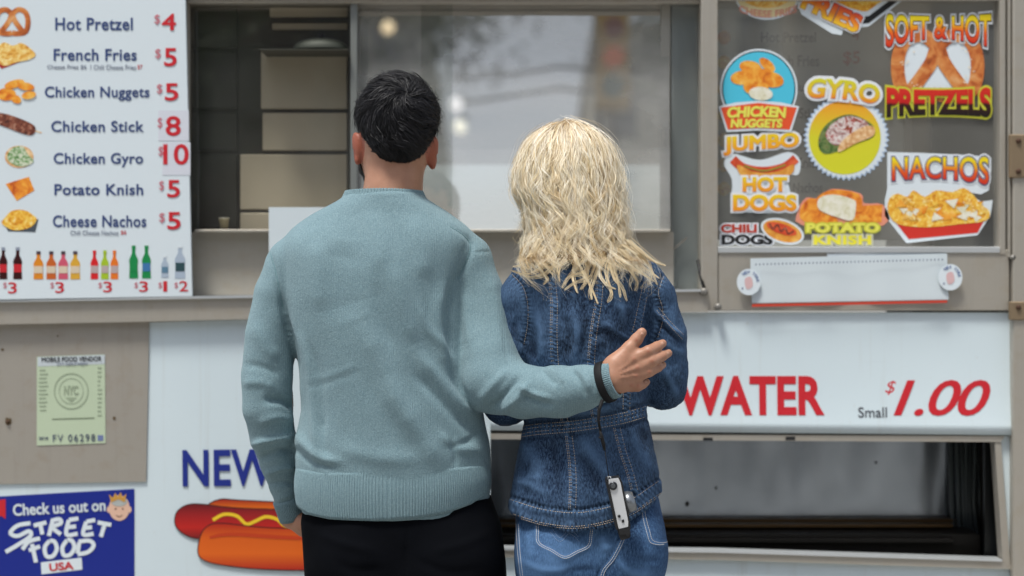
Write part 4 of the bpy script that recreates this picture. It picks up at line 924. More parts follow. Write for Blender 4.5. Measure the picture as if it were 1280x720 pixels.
# ------------------------------------------------------------------ cloth, skin, hair materials
def knitm():
    m = mat('teal_knit_wool', '7fa0a4', .9, 0, .15); q = NB(m); co = q.coord()
    n1 = q.noise(co, 5, 5, .6); n2 = q.noise(co, 360, 4, .75); n3 = q.noise(q.mapping(co, (1, 1, .5)), 300, 3)
    c = q.mix(n1, '7b959c', '6a838b'); c = q.mix(q.math('MULTIPLY', q.math('SUBTRACT', n2, .45, True), 2.0, True), c, '9db3b9'); c = q.mix(q.math('MULTIPLY', q.math('SUBTRACT', n3, .52, True), 1.8, True), c, '587680')
    q.color(c)
    w1 = q.n('ShaderNodeTexWave', wave_type='BANDS', bands_direction='X'); w1.inputs['Scale'].default_value = 95; w1.inputs['Distortion'].default_value = 2.5; w1.inputs['Detail'].default_value = 2; w1.inputs['Detail Scale'].default_value = 6; q.l(co, w1.inputs[0])
    h = q.math('ADD', q.math('MULTIPLY', w1.outputs['Fac'], .5), q.math('ADD', n2, n3)); q.normal(q.bump(h, .75, .0016))
    q.b.inputs['Sheen Weight'].default_value = .35; q.b.inputs['Sheen Roughness'].default_value = .5; q.b.inputs['Sheen Tint'].default_value = col4('bccdd4'); return m
KNIT = knitm()
def denim(name, dark, mid, light, wear=1.):
    m = mat(name, mid, .85, 0, .2); q = NB(m); co = q.coord()
    big = q.noise(co, 7, 6, .62, .5); st_ = q.noise(q.mapping(co, (1, 1, .3)), 420, 3, .7); we = q.n('ShaderNodeTexWave', wave_type='BANDS', bands_direction='DIAGONAL'); we.inputs['Scale'].default_value = 300; q.l(co, we.inputs[0])
    we.inputs['Distortion'].default_value = 1.5
    c = q.mix(q.ramp(big, [(.3, (0,0,0)), (.72, (1,1,1))]), dark, mid)
    c = q.mix(q.math('MULTIPLY', q.math('SUBTRACT', st_, .38, True), 1.9, True), c, light)
    c = q.mix(q.math('MULTIPLY', q.attr('wear', 'Fac'), wear, True), c, light); c = q.mix(q.math('MULTIPLY', q.attr('valley_dark', 'Fac'), 1., True), c, dark)  # second mask: darker tone in fold valleys and between puckers
    q.color(c); q.normal(q.bump(q.math('ADD', q.math('MULTIPLY', we.outputs['Fac'], .5), st_), .5, .0007)); return m
DEN = denim('dark_blue_denim', '060d1b', '152844', '587699'); JEAN = denim('faded_blue_denim', '10233f', '1d395d', '5a7da6')
TROU = mat('black_trouser_cloth', '0c0e12', .9, 0, .06); qq = NB(TROU); qq.color(qq.mix(qq.noise(qq.coord(), 6, 5), '050609', '0a0c11')); qq.normal(qq.bump(qq.noise(qq.coord(), 500, 3), .5, .0006))
THR = mat('tan_thread', 'b8a690', .8); THRW = mat('pale_thread', 'c4c2c0', .8)
def skin(name, a, b, c):
    m = mat(name, a, .48, 0, .4); q = NB(m); co = q.coord(); n = q.noise(co, 24, 5, .6)
    cc = q.mix(q.ramp(n, [(.35, (0,0,0)), (.7, (1,1,1))]), a, b); cc = q.mix(q.math('MULTIPLY', q.attr('flush', 'Fac'), 1, True), cc, c); cc = q.mix(q.math('MULTIPLY', q.attr('nail', 'Fac'), .8, True), cc, 'e2b8a2')
    q.color(cc); q.normal(q.bump(q.math('ADD', q.noise(co, 260, 4, .7), q.math('MULTIPLY', q.noise(co, 60, 3), 1.2)), .3, .0007))
    q.b.inputs['Subsurface Weight'].default_value = .12; q.b.inputs['Subsurface Radius'].default_value = (.8,.3,.15); q.b.inputs['Subsurface Scale'].default_value = .012; return m
SKINM = skin('tan_skin', 'a3765e', 'b4876f', '98503c'); SKINF = skin('fair_skin', 'd9ae98', 'e2bca8', 'c87868')
def hairm(name, rough=.45, spec=.5, base=None, trans=0):
    m = mat(name, '808080', rough, 0, spec); q = NB(m); q.color(q.attr('hair_color')); q.b.inputs['Anisotropic'].default_value = .4
    if trans: q.b.inputs['Sheen Weight'].default_value = trans
    return m
HAIRB = hairm('black_hair', .5, .25); HAIRY = hairm('blonde_hair', .45, .5, trans=.15)
def strands(name, PT, R, C, m, parent, centre, **kw):
    """PT (S,K,3) points, R (S,K) radii, C (S,K,3) colours -> tubes"""
    Sn, K, _ = PT.shape; T = np.gradient(PT, axis=1); T /= np.maximum(np.linalg.norm(T, axis=2)[..., None], 1e-9)
    up = np.zeros_like(T); up[..., 1] = 1; up = np.where(np.abs((T*up).sum(2))[..., None] > .9, np.array([1., 0, 0]), up)
    A = np.cross(T, up); A /= np.linalg.norm(A, axis=2)[..., None]; B = np.cross(A, T)
    ns = 2; rd = PT-np.array(centre); rd[..., 2] *= .3; rd /= np.maximum(np.linalg.norm(rd, axis=2)[..., None], 1e-9)      # flat fibres that face outwards, each twisted at random
    A = np.cross(T, rd); A /= np.maximum(np.linalg.norm(A, axis=2)[..., None], 1e-6); B = np.cross(A, T); tw = rng.normal(0, .55, (Sn, 1, 1)); A = A*np.cos(tw)+B*np.sin(tw)
    V = np.stack([PT-A*R[..., None], PT+A*R[..., None]], 2); idx = np.arange(Sn*K*2).reshape(Sn, K, 2)
    f = [np.stack([idx[:, :-1, 0], idx[:, 1:, 0], idx[:, 1:, 1], idx[:, :-1, 1]], -1).reshape(-1, 4)]
    o = meshobj(name, V.reshape(-1, 3), np.concatenate(f), m, parent, True, **kw)
    c = np.repeat(C[:, :, None, :], ns, 2).reshape(-1, 3); c = np.concatenate([c, np.ones((len(c), 1))], 1).astype(np.float32)
    a = o.data.attributes.new('hair_color', 'FLOAT_COLOR', 'POINT'); a.data.foreach_set('color', c.ravel()); return o
def addcol(o, c):
    n = len(o.data.vertices); a = o.data.attributes.new('hair_color', 'FLOAT_COLOR', 'POINT'); a.data.foreach_set('color', np.tile(np.array([*c, 1], dtype=np.float32), n))
def stitches(name, lines, obj, m, parent, step=.0042, ln=.0028, r=.00045, out=.0004, solid=False):
    """thread stitches laid on the cloth: each line is photo pixels, dropped onto the mesh seen from the camera side"""
    me = obj.data; w = worldloc(obj); bv = BVHTree.FromPolygons([v.co+w for v in me.vertices], [tuple(p.vertices) for p in me.polygons])
    mb_ = MB(); o0 = Vector((0, CY, CZ))
    for pts in lines:
        pp = smooth2(pts, 8) if len(pts) > 2 else [tuple(np.array(pts[0])*(1-t)+np.array(pts[1])*t) for t in np.linspace(0, 1, 12)]
        W3 = []
        for p in pp:
            d = (P(p[0], p[1], -.7)-o0).normalized(); h = bv.ray_cast(o0, d)
            if h[0] is not None: W3.append(h[0]+Vector((0, -out, 0)))
        acc = []; 
        if len(W3) < 2: continue
        Ls = [0]
        for i in range(1, len(W3)): Ls.append(Ls[-1]+(W3[i]-W3[i-1]).length)
        if Ls[-1] > 1.2: continue
        def at(s_):
            i = int(np.searchsorted(Ls, s_))-1; i = min(max(i, 0), len(W3)-2); u = (s_-Ls[i])/max(Ls[i+1]-Ls[i], 1e-9); return W3[i].lerp(W3[i+1], u)
        s_ = 0
        while s_+ln < Ls[-1]:
            a, b = at(s_), at(s_+ln)
            if (b-a).length < ln*3: mb_.tube([a, (a+b)/2+Vector((0, -r*.6, 0)), b], r, 4, cap=False)
            s_ += ln if solid else step
    return mb_.build(name, m, parent, True, kind='stuff')

# ------------------------------------------------------------------ the man
YM = -.60
man = thing('person', 'man in teal knit sweater and black trousers, his arm round the blonde woman', 'person', tuple(PP(500, 360, YM)*np.array([1, 1, 0])))
# -- body: head, neck, arms, hands in one surface
hx = .003
v = Vol((-.56, -.95, .78), (.34, -.36, 1.80), .003)
hc = PP(497, 152, -.575)
v.ell(hc, (.0735, .093, .086), .01); v.ell(hc+np.array([0, .012, -.035]), (.067, .083, .075), .02)
jc = PP(486, 203, -.535); v.ell(jc, (.057, .062, .055), .02); v.ell(jc+np.array([-.014, .035, -.012]), (.036, .04, .036), .02)
v.cone(PP(496, 190, -.585), PP(489, 262, -.60), .054, .060, .025, (1, 1, 1))
fz = jc+np.array([-.02, .062, .03])
v.cone(fz+np.array([0, .005, .04]), fz+np.array([-.004, .03, .006]), .009, .014, .012)       # nose
v.ell(fz+np.array([-.003, .008, -.026]), (.024, .012, .006), .006); v.ell(fz+np.array([-.003, .007, -.036]), (.021, .012, .007), .005)   # lips
for sx in (-1, 1): v.ell(fz+np.array([sx*.031-.002, .014, .042]), (.015, .012, .011), .008, 'sub')
for ex, ey, sx in ((446.5, 184, -1), (541.5, 190, 1)):
    c = PP(ex, ey, -.572); v.ell(c, (.0085, .0185, .030), .006, rot=Matrix.Rotation(-sx*.45, 3, 'Z')@Matrix.Rotation(sx*.12, 3, 'Y')); v.ell(c+np.array([sx*.003, .006, .004]), (.0055, .011, .019), .004, 'sub', rot=Matrix.Rotation(-sx*.45, 3, 'Z'))
    v.ell(c+np.array([-sx*.001, 0, -.026]), (.006, .009, .009), .006)
# torso core and arms under the wool
v.rings([(700, 400, 600, .09, YM), (600, 405, 585, .09, YM), (450, 395, 565, .10, YM), (340, 372, 572, .10, YM), (300, 385, 565, .085, YM), (272, 430, 540, .06, YM), (250, 452, 522, .05, YM)], .02)
v.chain([PP(375, 320, YM), PP(342, 440, -.585), PP(340, 500, -.58)], [.042, .038, .036], .02); v.chain([PP(340, 500, -.58), PP(352, 575, -.555), PP(363, 645, -.54)], [.037, .034, .024], .02)
hand(v, PP(369, 646, -.545), (PP(424, 705, -.525)-PP(369, 646, -.545)), (-1, -.35, .1), 1, (.2, .22, .25, .28), .03, .85, .3)
E_ = PP(622, 482, -.672); Wp = PP(765, 473, -.762)
v.chain([PP(574, 328, YM), PP(606, 410, -.62), E_], [.034, .034, .034], .02); v.chain([E_, PP(700, 488, -.727), Wp], [.038, .034, .026], .02)
yh = -.762
def H(zx, zy, y=yh): return PP(720+zx/5.536, 390+zy/5.536, y)      # points read off an enlarged view of the hand
v.cone(Wp, H(300, 440), .0245, .023, .015, (1, .8, 1))
for a, b, ra, rb in ((H(265, 390), H(402, 322), .020, .0125), (H(270, 420), H(428, 385), .020, .012), (H(275, 450), H(418, 442, yh+.003), .019, .0115), (H(285, 485), H(385, 508, yh+.008), .0185, .0105)): v.cone(a, b, ra, rb, .012, (1, .72, 1))
v.cone(H(280, 350), H(368, 250, yh+.004), .0165, .0125, .013); v.cone(H(368, 250, yh+.004), H(420, 190, yh+.006), .0118, .0112, .005); v.cone(H(420, 190, yh+.006), H(456, 142, yh+.004), .0112, .0092, .004)
FG = [([(402, 322, 0), (500, 272, -.002), (560, 240, .014), (600, 217, .030)], (.0122, .0108, .0097, .0078)),
      ([(428, 385, 0), (525, 338, -.002), (594, 306, .015), (638, 285, .036)], (.0122, .0109, .0098, .0079)),
      ([(418, 442, .003), (506, 412, .002), (565, 383, .018), (598, 366, .036)], (.0116, .0103, .0092, .0075)),
      ([(385, 508, .008), (428, 515, .006), (463, 500, .016), (488, 484, .030)], (.0108, .0095, .0084, .0070))]
for pts, rs in FG:
    for i in range(3): v.cone(H(pts[i][0], pts[i][1], yh+pts[i][2]), H(pts[i+1][0], pts[i+1][1], yh+pts[i+1][2]), rs[i], rs[i+1], .0028 if i else .006)
V, Q = largest(*v.mesh()); N = vnormals(V, Q)
px, py = topx(V); disp = np.zeros(len(V)); nail = np.zeros(len(V)); flush = np.zeros(len(V))
hm = (px > 755) & (V[:, 1] < -.68)
HZ = lambda *p: [(720+a/5.536, 390+b/5.536) for a, b in p]
for ln_, w_, h_ in ((HZ((300, 405), (400, 330)), .9, .0016), (HZ((305, 430), (425, 388)), .9, .0018), (HZ((310, 455), (410, 442)), .9, .0016), (HZ((335, 395), (420, 352)), 1.2, -.0009), (HZ((340, 430), (420, 415)), 1.2, -.0009), (HZ((345, 480), (400, 475)), 1.2, -.0009)):
    d, t, sg = seg_dist(px, py, ln_); disp += hm*h_*np.exp(-(d/w_)**2)
for a, b in ((500, 272), (525, 338), (506, 412), (430, 512), (418, 192)):
    c = (720+a/5.536, 390+b/5.536); r = np.hypot(px-c[0], py-c[1]); disp += hm*(.0012*np.exp(-(r/1.8)**2)-.0011*np.exp(-(r/.55)**2)); flush += hm*.5*np.exp(-(r/2.2)**2)
for a, b in ((402, 322), (428, 385), (418, 442), (385, 508)):
    c = (720+a/5.536, 390+b/5.536); r = np.hypot(px-c[0], py-c[1]); disp += hm*.0014*np.exp(-(r/2.2)**2); flush += hm*.4*np.exp(-(r/2.6)**2)
for a, b in ((596, 212), (634, 281), (594, 362), (484, 482), (456, 146)):
    c = (720+a/5.536, 390+b/5.536); r = np.hypot((px-c[0])/1.25, (py-c[1])); nail += hm*(r < 1.25)*np.clip(-N[:, 1]+.1, 0, 1)
er = np.minimum(np.hypot((px-447)/8, (py-184)/20), np.hypot((px-541)/8, (py-190)/20)); flush += (er < 1.15)*.9*(V[:, 2] > 1.3)
V = V+N*disp[:, None]
V0b, N0b = V.copy(), N.copy(); body = meshobj('body', V, Q, SKINM, man, True); attrf(body, 'flush', np.clip(flush, 0, 1)); attrf(body, 'nail', np.clip(nail, 0, 1))
for sx in (-1, 1):
    c = fz+np.array([sx*.031-.002, .004, .042]); b = MB(); b.tube([Vector(c+np.array([0, dy, 0])) for dy in (-.011, -.007, 0, .007, .011)], [.003, .0088, .0115, .0088, .003], 12); e_ = b.build('eye', mat('eye_white', 'e8e4e0', .2), man, True)
    b = MB(); b.tube([Vector(c+np.array([0, .0102, 0])), Vector(c+np.array([0, .0118, 0]))], .005, 12); b.build('iris', mat('brown_iris', '2a1a10', .2), e_)
# -- sweater
v = Vol((-.60, -.92, .86), (.34, -.36, 1.56), .0034)
v.rings([(662, 384, 606, .128, YM), (640, 378, 610, .130, YM), (600, 372, 613, .132, YM), (575, 369, 613, .134, YM), (553, 368, 612, .134, YM), (530, 374, 606, .132, YM), (505, 378, 602, .132, YM), (470, 375, 592, .130, YM), (420, 364, 584, .130, YM),
         (370, 357, 580, .130, YM), (335, 353, 586, .125, YM), (312, 350, 592, .116, YM), (300, 353, 596, .108, YM), (287, 363, 590, .098, YM), (274, 381, 572, .088, YM), (262, 398, 555, .080, YM), (254, 416, 540, .080, YM), (248, 428, 531, .0775, YM), (243, 438, 522, .070, YM)], .0, 2.25)
v.chain([PP(390, 312, YM), PP(367, 330, YM), PP(349, 368, YM)], [.038, .050, .050], .012); v.chain([PP(349, 368, YM), PP(338, 420, -.600), PP(334, 470, -.60), PP(334, 510, -.60)], [.050, .049, .050, .049], .003)
v.chain([PP(334, 510, -.60), PP(340, 545, -.585), PP(349, 580, -.565), PP(355, 605, -.557), PP(358, 622, -.552)], [.049, .045, .038, .031, .026], .004)
v.chain([PP(560, 305, YM), PP(582, 326, YM), PP(597, 366, -.605)], [.040, .050, .050], .012); v.chain([PP(597, 366, -.605), PP(605, 410, -.62), PP(611, 450, -.645), PP(617, 476, -.66)], [.050, .053, .058, .060], .004)
v.chain([PP(615, 476, -.655), PP(655, 490, -.692), PP(700, 490, -.727), PP(728, 485, -.746), PP(742, 481, -.756)], [.060, .0475, .0455, .039, .0345], .014)
v.below(lambda X: P(0, 640, YM).z+0*X); v.blur(1)
V, Q = largest(*v.mesh()); N = vnormals(V, Q)
SW = [([(561, 281), (579, 292), (590, 307), (583, 328), (570, 354)], 3.2, -.0035), ([(583, 328), (568, 354), (560, 390), (561, 422), (564, 455), (571, 480), (590, 505)], 6, -.0075),
      ([(556, 350), (547, 390), (550, 430), (562, 470)], 9, .006), ([(337, 314), (344, 339), (355, 390)], 3.2, -.003), ([(349, 360), (357, 400), (368, 437), (374, 478)], 5, -.008),
      ([(455, 400), (478, 450), (500, 500), (530, 550)], 16, .007), ([(430, 300), (425, 345), (440, 400)], 26, -.006), ([(492, 328), (503, 380), (520, 430)], 11, .0045), ([(520, 372), (533, 410), (558, 438), (575, 468)], 6, .0045), ([(470, 350), (478, 400), (492, 440)], 8, -.003),
      ([(521, 440), (545, 470), (570, 500), (598, 525)], 8, .006), ([(515, 465), (545, 495), (575, 525), (600, 545)], 7, -.006), ([(480, 470), (505, 520), (545, 570), (560, 585)], 14, .005), ([(377, 422), (386, 450), (392, 500), (394, 576)], 5, .006), ([(386, 430), (400, 480), (404, 545)], 6, -.004),
      ([(400, 520), (404, 545), (409, 575)], 5, -.0035), ([(384, 475), (410, 470), (448, 455)], 4.5, .0010), ([(384, 484), (412, 478), (450, 464)], 4.2, -.0010), ([(370, 540), (380, 556), (402, 572), (430, 578)], 6, .006), ([(366, 560), (385, 576), (420, 586)], 4, -.004),
      ([(562, 545), (568, 565), (571, 585)], 3.4, -.004), ([(545, 540), (575, 560), (605, 562)], 6, .004), ([(420, 560), (470, 572), (530, 574)], 10, .003), ([(600, 540), (585, 552), (560, 560)], 4, -.004),
      ([(390, 300), (400, 340), (398, 390)], 12, .004), ([(455, 262), (475, 300), (470, 340)], 12, .003), ([(515, 270), (530, 310), (525, 350)], 12, .003),
      ([(313, 557), (335, 550), (366, 545)], 4.5, .010), ([(330, 500), (352, 500), (372, 512)], 5, -.011), ([(322, 530), (345, 522), (368, 525)], 5, .005), ([(322, 575), (345, 566), (370, 562)], 5, -.010), ([(330, 594), (350, 586), (370, 584)], 4, .006), ([(335, 606), (355, 603), (372, 606)], 3.5, -.005), ([(345, 625), (368, 618)], 4, .003), ([(303, 480), (325, 478), (345, 486)], 6, .004), ([(305, 455), (330, 460), (350, 470)], 5, -.003), ([(318, 400), (330, 430), (350, 450)], 9, .003),
      ([(610, 512), (632, 492), (652, 468)], 4, -.007), ([(622, 516), (645, 500), (664, 476)], 5, .007), ([(598, 505), (618, 480), (640, 462)], 6, .006), ([(646, 482), (668, 492), (690, 498)], 3.2, .0045), ([(650, 492), (672, 502), (692, 506)], 3, -.004), ([(672, 460), (684, 470), (696, 482)], 3.5, -.005), ([(684, 458), (698, 468), (706, 480)], 3.6, .004), ([(711, 459), (722, 472), (729, 487), (732, 500)], 2.8, -.005), ([(719, 459), (731, 473), (737, 490)], 3, .0045), ([(738, 459), (742, 475), (742, 495)], 2.6, -.003), ([(626, 408), (632, 440), (641, 468)], 2, -.0015), ([(612, 340), (622, 390), (628, 440)], 8, .003),
      ([(591, 315), (615, 314)], 1.3, -.002), ([(575, 360), (584, 400), (590, 440)], 8, .004), ([(640, 505), (670, 514), (700, 512)], 6, .003)]
SW = [(f_[0], f_[1], f_[2]*(1.25 if f_[1] >= 8 else 1)) for f_ in SW]; V, D = folds(V, N, SW)
w_ = fbm(V*np.array([9, 9, 6]), 3); rg = .45-np.abs(fbm((V+.3*V[:, [2, 1, 0]])*np.array([11, 11, 5])+11, 3)); V = V+N*(w_*.0022+rg*.0022)[:, None]
sw = meshobj('sweater', V, Q, KNIT, man, True)
def band(name, ring_fn, rows, m, parent, nrib, amp, n=None, th=.004):
    """ribbed band: ring_fn(theta, t) -> (point, outward normal)"""
    n = nrib*4; V = []; 
    for j, t in enumerate(rows):
        for i in range(n):
            a = 2*math.pi*i/n; p, nn = ring_fn(a, t); V.append(np.array(p)+np.array(nn)*(amp*math.cos(a*nrib)*(1 if 0 < j < len(rows)-1 else .2)-(th if j in (0, len(rows)-1) else 0)))
    f = [(j*n+i, j*n+(i+1) % n, (j+1)*n+(i+1) % n, (j+1)*n+i) for j in range(len(rows)-1) for i in range(n)]
    o = meshobj(name, V, np.array(f), m, parent, True); return o
hemb = [(360, 630), (372, 637), (391, 645), (420, 648.5), (470, 649), (523, 646), (560, 641), (590, 632), (613, 619), (625, 612)]
def hem_fn(a, t):
    bulge = .004*math.sin(math.pi*min(max(t, 0), 1)); hw = .1875+bulge; hd = .132+bulge; cxp = P(491.5, 0, YM).x
    c, s_ = math.cos(a), math.sin(a); x = cxp+hw*math.copysign(abs(c)**(2/2.35), c); y = YM+hd*math.copysign(abs(s_)**(2/2.35), s_)
    pxx_ = 640+(x)*F/(YM-CY); bot = np.interp(pxx_, [h[0] for h in hemb], [h[1] for h in hemb])-(0 if s_ < 0 else 4); top = 588+3*math.sin(a*2)
    return (x, y, P(0, top+(bot-top)*t, YM-hd*.8 if s_ < 0 else YM).z), (c*.8, s_, 0)
band('hem', hem_fn, [-.03, 0, .06, .2, .4, .6, .8, .93, 1.0, 1.0], KNIT, man, 230, .0009)
def col_fn(a, t):
    c, s_ = math.cos(a), math.sin(a); rx = .0745+.0090*min(t, 1.1); cx = P(480, 0, YM).x
    x = cx+rx*c; y = YM+.002+(.070+.008*min(t, 1.1))*s_; z = P(0, 235+12*t, -.67).z-(.045 if s_ > 0 else 0)*s_**2-.002*c*c
    return (x, y, z), (c*.9, s_*.9, .3-.5*t)
band('collar', col_fn, [-.0, .0, .12, .35, .6, .85, 1.05, 1.2], KNIT, man, 78, .0019, th=.012)
cu0, cu1 = PP(751, 479.5, -.759), PP(769, 474, -.770); ax_ = (cu1-cu0)/np.linalg.norm(cu1-cu0); ux = np.cross(ax_, [0, 1., 0]); ux /= np.linalg.norm(ux); uy = np.cross(ux, ax_)
def cuff_fn(a, t):
    r = .0352-.0012*t; n_ = ux*math.cos(a)+uy*math.sin(a)*.85; return cu0+(cu1-cu0)*t+n_*r, n_
band('cuff', cuff_fn, [-.6, -.5, -.2, .2, .6, .9, 1.0, 1.03], KNIT, man, 56, .0008)
cl0, cl1 = PP(359, 628, -.552), PP(366, 647, -.543); axl = (cl1-cl0)/np.linalg.norm(cl1-cl0); vx = np.cross(axl, [0, 1., 0]); vx /= np.linalg.norm(vx); vy = np.cross(vx, axl)
def cuffl_fn(a, t):
    n_ = vx*math.cos(a)+vy*math.sin(a); return cl0+(cl1-cl0)*t+n_*.0265, n_
band('cuff', cuffl_fn, [-.3, -.2, .3, .8, 1.0, 1.03], KNIT, man, 50, .0008)
stitches('seam_stitching', [[(562, 283), (579, 294), (588, 307), (583, 326), (572, 350)], [(338, 316), (345, 341), (354, 386)]], sw, mat('teal_seam', '6a8e94', .9), man, .0048, .0034, .0009, -.0002)
# -- trousers
v = Vol((-.52, -.86, .02), (.12, -.36, 1.02), .005)
v.rings([(620, 384, 612, .122, YM), (650, 376, 624, .124, YM), (690, 379, 630, .127, YM), (730, 383, 633, .130, YM), (790, 388, 630, .125, YM), (830, 392, 620, .10, YM)], .01, 2.4)
v.ell(PP(448, 705, -.655), (.088, .080, .095), .03); v.ell(PP(566, 705, -.655), (.090, .082, .095), .03)
for xs in ((447, 440, 436, 434), (567, 574, 578, 580)):
    v.chain([PP(xs[0], 760, YM), PP(xs[1], 930, YM+.01), PP(xs[2], 1110, YM-.01), PP(xs[3], 1195, YM)], [.088, .068, .056, .052], .02)
v.cone(PP(508, 655, -.75), PP(508, 780, -.76), .004, .012, .03, op='sub')
V, Q = largest(*v.mesh()); N = vnormals(V, Q)
V, D = folds(V, N, [([(395, 665), (430, 680), (470, 690)], 6, .003), ([(540, 690), (580, 680), (615, 665)], 6, .003), ([(508, 660), (507, 720)], 2, -.003), ([(520, 700), (560, 715), (600, 712)], 6, -.003), ([(420, 700), (440, 712), (480, 712)], 6, -.003)]); V = V+N*(fbm(V*7, 3)*.004)[:, None]
tr = meshobj('trousers', V, Q, TROU, man, True)
for bx in (): pxbox('belt_loop', bx-3, 640 if bx < 500 else 632, bx+3, 664, -.735, -.725, mat('belt_loop_cloth', '0d0f14', .85), man, .001)
LEA = mat('dark_leather', '1c1512', .4); shoe('shoe', PP(434, 0, YM)[0], YM, LEA, man); shoe('shoe', PP(580, 0, YM)[0], YM, LEA, man)
# -- hair: cap plus strands combed out from the crown
v = Vol((-.45, -.72, 1.44), (-.1, -.42, 1.82), .003)
HR = (.0825, .098, .0925); hcc = hc+np.array([.0015, -.004, .0])
v.ell(hcc, HR, .01); v.ell(hcc+np.array([0, -.008, -.045]), (.064, .085, .068), .03)
V, Q = v.mesh(); px, py = topx(V)
hl_x = np.array([430, 445, 452, 462, 474, 486, 500, 514, 526, 536, 548, 560]); hl_y = np.array([158, 166, 174, 192, 202, 207, 209.5, 208, 202, 189, 168, 160])
edge = np.interp(px, hl_x, hl_y)+fbm(V*90, 2)*3.2+fbm(V*260, 2)*2
keep = (py < edge)&((V[:, 1] < hc[1]+.05)|(V[:, 2] > hc[2]+.045)|((V[:, 1] < hc[1]+.01)))
mp = np.cumsum(keep)-1; Q2 = Q[keep[Q].all(1)]; used = np.unique(Q2); mp = -np.ones(len(V), int); mp[used] = np.arange(len(used)); V2 = V[used]; Q2 = mp[Q2]
N2 = vnormals(V2, Q2); n_ = fbm(V2*np.array([45, 45, 30]), 3); px2, py2 = topx(V2); ed = np.clip((np.interp(px2, hl_x, hl_y)-py2)/38, 0, 1)
V2 = V2+N2*((n_*.0022-.004)*ed-(1-ed)*.0085)[:, None]
cap = meshobj('hair', V2, Q2, HAIRB, man, True); addcol(cap, lin('0e0d0f'))
nl = 1250; idx = rng.choice(len(V2), nl); R0 = V2[idx]; RN = N2[idx]; whorl = PP(507, 118, -.66)
dv = R0-whorl; dv -= RN*(dv*RN).sum(1)[:, None]; dist = np.linalg.norm(dv, axis=1)[:, None]; dv /= np.maximum(dist, 1e-6)
sw_ = np.cross(RN, dv); ang = (.9*np.exp(-dist/.04)+fbm(R0*26, 3)[:, None]*1.5); T0 = dv*np.cos(ang)+sw_*np.sin(ang)
edl = ed[idx][:, None]; Ll = (.011+.028*np.clip(edl*1.1-.05, 0, 1))*rng.uniform(.7, 1.15, (nl, 1))
ph_l = rng.uniform(0, 6.28, (nl, 1)); NSt = 17; K = 7; PTs = []; Cs = []; Rs = []
for s_ in range(NSt):
    r0 = R0+rng.normal(size=(nl, 3))*.0028; r0 -= RN*((r0-R0)*RN).sum(1)[:, None]; L_ = Ll*rng.uniform(.85, 1.1, (nl, 1)); P_ = []; ph = ph_l+rng.normal(0, .3, (nl, 1))
    t_dir = T0+rng.normal(size=(nl, 3))*.10; lift = rng.uniform(.15, .5, (nl, 1))*np.clip(edl*2, .1, 1)
    for k in range(K):
        t = k/(K-1); cl = 1-.55*t
        wv = .0048*t*np.sin(t*6+ph+fbm(R0*30, 1)[:, None]*4)*edl
        P_.append(R0+(r0-R0)*cl+t_dir*L_*t+RN*(L_*(lift*t-.42*t*t-.12*t**3)+.0008)+sw_*wv)
    P_ = np.stack(P_, 1); PTs.append(P_); Rs.append(np.full((nl, K), 1.)*np.array([1, 1, .98, .92, .85, .65, .2])*.00046)
    b_ = np.clip(rng.normal(.5, .28, nl)+fbm(R0*40, 1)*.4, 0, 1)[:, None, None]; c = np.array(lin('0b0b0d'))*(1-b_)+np.array(lin('28272a'))*b_; Cs.append(np.repeat(c, K, 1))
strands('hair_strands', np.concatenate(PTs), np.concatenate(Rs), np.concatenate(Cs), HAIRB, cap, hc, kind='stuff')
# beard on the jaw
v = Vol((-.42, -.63, 1.40), (-.14, -.36, 1.62), .003); v.ell(jc, (.0605, .065, .058), .02); v.ell(jc+np.array([-.014, .035, -.012]), (.040, .045, .040), .02)
V, Q = v.mesh(); keep = (V[:, 2] < jc[2]+.012)&(V[:, 1] > jc[1]-.022)|((V[:, 0] < jc[0]-.04)&(V[:, 2] < jc[2]+.03)&(V[:, 1] > jc[1]-.03)); Q2 = Q[keep[Q].all(1)]; used = np.unique(Q2); mp = -np.ones(len(V), int); mp[used] = np.arange(len(used))
bd = meshobj('beard', V[used]+fbm(V[used]*80, 2)[:, None]*.0015, mp[Q2], HAIRB, man, True); addcol(bd, lin('141110'))
print('man done')

# ------------------------------------------------------------------ the woman
YW = -.62
wom = thing('person', 'woman with loose wavy blonde hair in dark denim jacket and blue jeans', 'person', tuple(PP(735, 360, YW)*np.array([1, 1, 0])))
v = Vol((-.10, -.90, .80), (.42, -.16, 1.70), .003)
wc = PP(716, 222, -.585); v.ell(wc, (.072, .090, .095), .01); jc2 = PP(716, 262, -.545); v.ell(jc2, (.052, .06, .05), .02); v.cone(PP(722, 270, -.59), PP(728, 345, -.605), .046, .05, .02)
fw = jc2+np.array([0, .055, .03]); v.cone(fw+np.array([0, .008, .035]), fw+np.array([0, .026, .008]), .007, .010, .010); v.ell(fw+np.array([0, .008, -.02]), (.021, .012, .009), .006)
for sx in (-1, 1): v.ell(fw+np.array([sx*.030, .016, .038]), (.014, .012, .010), .008, 'sub'); v.ell(PP(716+sx*46, 228, -.58), (.007, .016, .026), .006)
v.rings([(690, 665, 810, .08, YW), (600, 665, 800, .075, YW), (520, 675, 795, .07, YW), (420, 670, 790, .08, YW), (360, 672, 795, .07, YW), (335, 700, 765, .05, YW)], .02)
eL, eR = PP(634, 503, -.60), PP(829, 486, -.60); hL, hR = PP(676, 480, -.36), PP(790, 480, -.36)
v.chain([PP(660, 362, YW), PP(647, 430, -.61), eL, hL], [.034, .031, .029, .022], .015); v.chain([PP(808, 362, YW), PP(824, 425, -.61), eR, hR], [.034, .031, .029, .022], .015)
hand(v, hL, (.35, .9, .12), (0, -.1, 1), -1, (.25, .3, .3, .35), .06, .88); hand(v, hR, (-.35, .9, .12), (0, -.1, 1), 1, (.25, .3, .3, .35), .06, .88)
